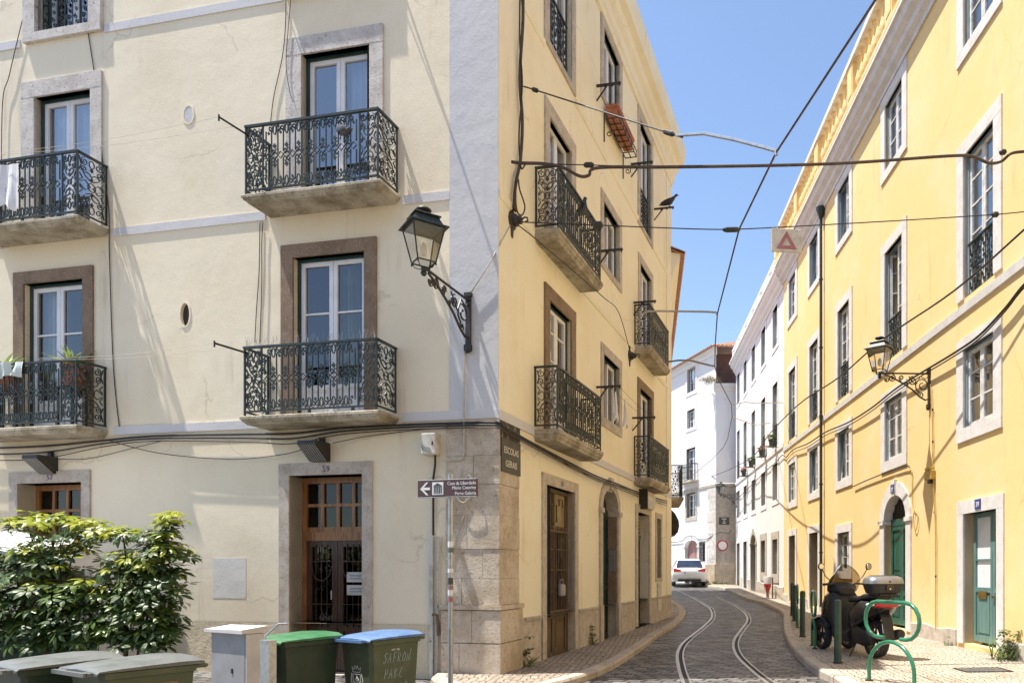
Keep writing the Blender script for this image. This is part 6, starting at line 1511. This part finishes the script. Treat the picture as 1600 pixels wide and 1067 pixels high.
for s in (-1, 1):
    wheel(t, 1.34, s*.21, .255, .052, 'front_wheel')
    bit(t, 'front_mudguard', m_scoot2, lambda m: m.loft([[(1.34+.285*math.cos(a), s*.21-.065, .255+.285*math.sin(a)),(1.34+.30*math.cos(a), s*.21, .255+.30*math.sin(a)),(1.34+.285*math.cos(a), s*.21+.065, .255+.285*math.sin(a)),(1.34+.275*math.cos(a), s*.21, .255+.275*math.sin(a))] for a in [.15+2.5*i/8 for i in range(9)]]))
    bit(t, 'fork', m_gunmet, lambda m: m.tube([(1.34,s*.13,.26),(1.36,s*.10,.45),(1.26,s*.08,.62)], .025, 6))
bit(t, 'front_cowl', m_scoot, lambda m: m.blob([(1.02,0,.62,.20,.34),(1.12,0,.66,.25,.36),(1.24,0,.68,.26,.32),(1.38,0,.62,.22,.22),(1.50,0,.56,.14,.12),(1.55,0,.54,.06,.05)], 16, 2.6), True)
bit(t, 'leg_shield', m_scoot2, lambda m: m.blob([(.92,0,.50,.16,.22),(.98,0,.62,.23,.34),(1.06,0,.68,.24,.36)], 16, 3.), True)
bit(t, 'dashboard', m_scoot2, lambda m: m.blob([(.93,0,.98,.12,.05),(1.03,0,1.02,.20,.10),(1.16,0,1.03,.22,.10),(1.28,0,.98,.15,.06)], 14, 2.6), True)
bit(t, 'footboard', m_scoot2, lambda m: m.blob([(.45,0,.30,.22,.11),(.60,0,.27,.24,.09),(.95,0,.28,.22,.10),(1.10,0,.36,.18,.14)], 14, 3.4), True)
bit(t, 'rear_body', m_scoot, lambda m: lift(m, 0.075, lambda m: m.blob([(-.36,0,.72,.07,.05),(-.28,0,.70,.15,.10),(-.10,0,.66,.19,.14),(.15,0,.60,.21,.20),(.40,0,.52,.20,.24),(.55,0,.46,.16,.20),(.62,0,.42,.08,.10)], 16, 2.8)), True)
for s in (-1,1): bit(t, 'side_panel', m_gunmet, lambda m: lift(m, 0.085, lambda m: m.blob([(-.26,s*.13,.71,.05,.05),(-.10,s*.165,.67,.05,.10),(.10,s*.185,.63,.045,.14),(.28,s*.185,.56,.04,.13),(.40,s*.17,.50,.03,.06)], 10, 2.4)), True)
bit(t, 'seat', m_seat, lambda m: lift(m, 0.085, lambda m: m.blob([(-.24,0,.835,.11,.04),(-.10,0,.85,.155,.06),(.12,0,.83,.165,.06),(.24,0,.80,.15,.055),(.34,0,.785,.15,.05),(.58,0,.775,.135,.055),(.72,0,.76,.08,.04)], 14, 2.6)), True)
bit(t, 'engine', m_scoot2, lambda m: (m.blob([(-.12,.12,.30,.05,.08),(.02,.14,.30,.075,.13),(.28,.13,.33,.075,.14),(.48,.10,.34,.06,.11)], 12, 2.6), m.tube([(0,-.10,.285),(0,.12,.285)], .05, 10)), True)
bit(t, 'exhaust', m_scoot2, lambda m: m.tube([(.35,-.14,.24),(.15,-.19,.28),(-.05,-.20,.33),(-.30,-.20,.38),(-.33,-.20,.385)], [.03,.06,.078,.075,.05], 12), True)
bit(t, 'rear_mudguard', m_scoot2, lambda m: lift(m, 0.07, lambda m: m.loft([[(x,-.075,z),(x,.075,z),(x-.012,.075,z-.004),(x-.012,-.075,z-.004)] for x, z in ((-.20,.66),(-.28,.56),(-.33,.44),(-.36,.32),(-.375,.24))])))
pl = bit(t, 'number_plate', m_whitesg, lambda m: m.loft([[(-.352,-.075,.40),(-.352,.075,.40),(-.345,.075,.40),(-.345,-.075,.40)],[(-.322,-.075,.53),(-.322,.075,.53),(-.315,.075,.53),(-.315,-.075,.53)]]))
bit(t, 'tail_lamp', m_taill, lambda m: lift(m, 0.09, lambda m: m.blob([(-.385,0,.72,.10,.025),(-.36,0,.72,.15,.045),(-.28,0,.71,.165,.055)], 12, 2.6)), True)
for s in (-1,1): bit(t, 'indicator', m_whitesg, lambda m: lift(m, 0.09, lambda m: m.blob([(-.30,s*.19,.72,.02,.012),(-.24,s*.225,.725,.03,.022),(-.15,s*.21,.72,.02,.018)], 8)), True)
bit(t, 'rack', m_irond, lambda m: (m.tube([(.02,.09,.90),(-.16,.10,.945),(-.34,.10,.952)], .014, 6), m.tube([(.02,-.09,.90),(-.16,-.10,.945),(-.34,-.10,.952)], .014, 6), m.box(-.38,-.06,-.13,.13,.95,.968)))
def se(cx, cz, a, b, z, n=24, p=3.0):
    return [(cx + a*math.copysign(abs(math.cos(2*PI*j/n))**(2/p), math.cos(2*PI*j/n)), b*math.copysign(abs(math.sin(2*PI*j/n))**(2/p), math.sin(2*PI*j/n)), z) for j in range(n)]
bxl = bit(t, 'luggage_box', m_scoot2, lambda m: m.loft([se(-.30,0,.15,.20,.968), se(-.30,0,.185,.25,.99), se(-.30,0,.205,.28,1.08), se(-.30,0,.215,.295,1.14)]), True)
bit(bxl, 'lid', m_silver, lambda m: m.loft([se(-.30,0,.219,.298,1.142), se(-.30,0,.217,.295,1.18), se(-.295,0,.195,.275,1.235), se(-.28,0,.15,.22,1.265)]), True)
bit(bxl, 'lid_panel', m_scoot2, lambda m: m.loft([se(-.28,0,.14,.21,1.2655), se(-.275,0,.12,.18,1.278)]), True)
bit(bxl, 'lock', m_scoot, lambda m: (m.box(-.525,-.505,-.055,.055,1.03,1.13),)); bit(bxl, 'key_plate', m_chrome, lambda m: m.tube([(-.524,0,1.06),(-.53,0,1.06)], .012, 8))
bit(bxl, 'badge', m_bluesg, lambda m: m.tube([(-.516,0,1.178),(-.522,0,1.178)], .018, 12))
bxl.matrix_local = BX; t.scale = (1, 1.12, 1)
def screen(m):
    row = lambda f, o: [(1.27 - .20*f - .16*abs(y)**2 + o, y*(.235 + .03*math.sin(f*3) - .11*f**3), .97 + .45*f - .10*f*abs(y)**3) for y in (-1,-.75,-.5,-.25,0,.25,.5,.75,1)]
    m.loft([row(f/6, 0) + row(f/6, .005)[::-1] for f in range(7)])
bit(t, 'windscreen', m_screen, screen)
bit(t, 'handlebar', m_irond, lambda m: (m.tube([(1.06,0,1.05),(1.02,.18,1.10),(.95,.34,1.09)], .016, 8), m.tube([(1.06,0,1.05),(1.02,-.18,1.10),(.95,-.34,1.09)], .016, 8)), True)
for s in (-1,1):
    bit(t, 'grip', m_tyre, lambda m: m.tube([(.975,s*.27,1.095),(.94,s*.37,1.088)], .021, 8)); bit(t, 'brake_lever', m_chrome, lambda m: m.tube([(1.02,s*.20,1.10),(1.03,s*.28,1.09),(1.0,s*.38,1.085)], .007, 5))
    mr = bit(t, 'mirror', m_scoot, lambda m: (m.blob([(.985,s*.38,1.38,.04,.045),(1.0,s*.38,1.38,.052,.058),(1.02,s*.38,1.38,.04,.042)], 14, 2.4), m.tube([(1.02,s*.20,1.12),(1.02,s*.30,1.22),(1.01,s*.36,1.34)], .008, 6)), True)
    bit(mr, 'mirror_glass', m_chrome, lambda m: m.blob([(.981,s*.38,1.38,.036,.041),(.984,s*.38,1.38,.038,.043)], 14, 2.4))
bit(t, 'headlamp', m_screen, lambda m: m.blob([(1.50,0,.60,.12,.06),(1.545,0,.59,.10,.04)], 10))
bit(t, 'side_stand', m_irond, lambda m: m.tube([(.35,.12,.22),(.28,.26,.0)], .012, 6))

# ------------------------------------------------------------------ parked car
t = thing('parked_car', 'white hatchback car parked at the bend of the lane, seen from behind', 'car', (1.02, 41.6, gz(41.6)), math.radians(92))
prof = [(-2.08,.42),(-2.12,.62),(-2.08,.90),(-1.98,1.0),(-1.70,1.36),(-1.45,1.45),(-.6,1.48),(.2,1.43),(.75,1.12),(1.05,.98),(1.75,.86),(2.05,.68),(2.1,.45),(1.95,.25),(1.62,.24),(-1.9,.24)]
hwz = lambda z: .90 if z < .85 else .90 - .34*((z-.85)/.63)**1.2
mb = MB(); ST = (-1,-.97,-.88,-.5,0,.5,.88,.97,1)
mb.loft([[(x*(1-.04*abs(s)**6), s*hwz(z), z - .035*abs(s)**4*(1 if z > 1.3 else 0)) for x, z in prof] for s in ST])
body = mb.obj('body', m_carwht, t, smooth=True)
bit(t, 'rear_window', m_cargls, lambda m: m.loft([[(-2.005,-.70,1.01),(-2.005,.70,1.01),(-1.96,.70,1.01),(-1.96,-.70,1.01)],[(-1.74,-.60,1.37),(-1.74,.60,1.37),(-1.68,.60,1.37),(-1.68,-.60,1.37)]]))
for s in (-1,1):
    bit(t, 'side_window', m_cargls, lambda m: m.loft([[(-1.55,s*.868,1.0),(.72,s*.868,1.0),(.72,s*.84,1.0),(-1.55,s*.84,1.0)],[(-1.35,s*.655,1.38),(.30,s*.655,1.38),(.30,s*.62,1.38),(-1.35,s*.62,1.38)]]))
    bit(t, 'tail_lamp', m_taill, lambda m: m.loft([[(-2.115,s*.45,.78),(-2.06,s*.83,.76),(-1.80,s*.915,.80),(-1.80,s*.86,.80)],[(-2.085,s*.45,.86),(-2.03,s*.85,.96),(-1.78,s*.90,.95),(-1.78,s*.84,.95)]] if s > 0 else [[(-2.085,s*.45,.86),(-2.03,s*.85,.96),(-1.78,s*.90,.95),(-1.78,s*.84,.95)],[(-2.115,s*.45,.78),(-2.06,s*.83,.76),(-1.80,s*.915,.80),(-1.80,s*.86,.80)]]))
    bit(t, 'door_mirror', m_carwht, lambda m: m.blob([(.50,s*.98,1.0,.10,.07),(.60,s*.98,1.0,.10,.07),(.66,s*.97,1.0,.05,.04)], 8), True)
    for x in (-1.3, 1.3):
        w = bit(t, 'wheel', m_tyre, lambda m: m.tube([(x,s*.70,.31),(x,s*.72,.31),(x,s*.88,.31),(x,s*.905,.31)], [.27,.315,.315,.28], 20)); bit(w, 'rim', m_galv, lambda m: m.tube([(x,s*.90,.31),(x,s*.912,.31)], .20, 14))
bit(t, 'rear_bumper', m_scoot2, lambda m: m.loft([[(-2.13,-.62,.25),(-2.13,.62,.25),(-1.9,.62,.25),(-1.9,-.62,.25)],[(-2.14,-.60,.37),(-2.14,.60,.37),(-1.9,.60,.37),(-1.9,-.60,.37)]]))
pl = bit(t, 'number_plate', m_whitesg, lambda m: m.box(-2.14,-2.11,-.26,.26,.66,.77)); bit(pl, 'plate_band', m_bluesg, lambda m: m.box(-2.143,-2.14,.22,.262,.66,.77))
bit(t, 'boot_seam', m_grey, lambda m: m.box(-2.122,-2.10,-.42,.42,.795,.803))
bit(t, 'roof_rail', m_galv, lambda m: m.tube([(-1.3,.56,1.47),(.0,.58,1.475)], .015, 5)); bit(t, 'aerial', m_irond, lambda m: m.tube([(-1.4,0,1.46),(-1.5,0,1.56)], .012, 5))

# ------------------------------------------------------------------ house across the little square, mirrored in the windows
t = thing('facing_house', 'pale house seen only as a reflection in the cream house windows', 'house', (-4, -11.5, 0), PI)
FO = Fac(8., -11.5, -1, 0)
oh = [(u-.55, u+.55, z, z+2.) for u in (2.5,5.5,8.5,11.5,14.5,17.5) for z in (.4,3.9,7.3)]
wall(t, FO, 'wall', 0, 20, -.5, 11.2, oh, m_pinkwht, depth=.2, inner=.9)
for o_ in t.children: o_.rotation_euler.z = FO.a - PI; o_.location = (-12, 0, 0)
mb = MB(); mb.box(-8, 12, -.5, -.1, 11.2, 11.5); mb.obj('cornice', m_white, t)
mb = MB(); mb.loft([[(-8.2,-.4,11.5),(12.2,-.4,11.5),(12.2,-4,13.2),(-8.2,-4,13.2)],[(-8.2,-.4,11.6),(12.2,-.4,11.6),(12.2,-4,13.3),(-8.2,-4,13.3)]]); mb.obj('roof', m_tile, t)
# ------------------------------------------------------------------ light, sky, camera
w = bpy.data.worlds.new('World'); SC.world = w; w.use_nodes = True
nt = w.node_tree; bg = nt.nodes['Background']
sk = nt.nodes.new('ShaderNodeTexSky'); sk.sky_type = 'NISHITA'; sk.sun_disc = False
el = math.atan2(-SUN.z, math.hypot(SUN.x, SUN.y)); sk.sun_elevation = el; sk.sun_rotation = math.atan2(-SUN.x, -SUN.y)
sk.air_density = 1.0; sk.dust_density = .7; sk.ozone_density = 1.6; sk.altitude = 50
nt.links.new(sk.outputs[0], bg.inputs[0]); bg.inputs[1].default_value = .13
sl = bpy.data.lights.new('Sun', 'SUN'); sl.energy = 4.6; sl.angle = math.radians(.5); sl.color = (1, .94, .85)
so = bpy.data.objects.new('Sun', sl); COL.objects.link(so); so.rotation_euler = SUN.to_track_quat('-Z', 'Y').to_euler(); so.location = (-20, 0, 40)
cd = bpy.data.cameras.new('Camera'); cam = bpy.data.objects.new('Camera', cd); COL.objects.link(cam); SC.camera = cam
cam.location = (0, 0, CZ); cam.rotation_euler = (PI/2, 0, 0)
cd.sensor_width = 36; cd.lens = 36 * F / 1600; cd.shift_x = (800 - CX) / 1600; cd.shift_y = (HY - 533.5) / 1600
cd.clip_start = .05; cd.clip_end = 2000
SC.view_settings.view_transform = 'Standard'; SC.view_settings.look = 'None'; SC.view_settings.gamma = 1; SC.view_settings.use_curve_mapping = False
SC.view_settings.exposure = .95
SC.cycles.max_bounces = 8; SC.cycles.diffuse_bounces = 4; SC.cycles.transparent_max_bounces = 16
SC.cycles.use_denoising = True
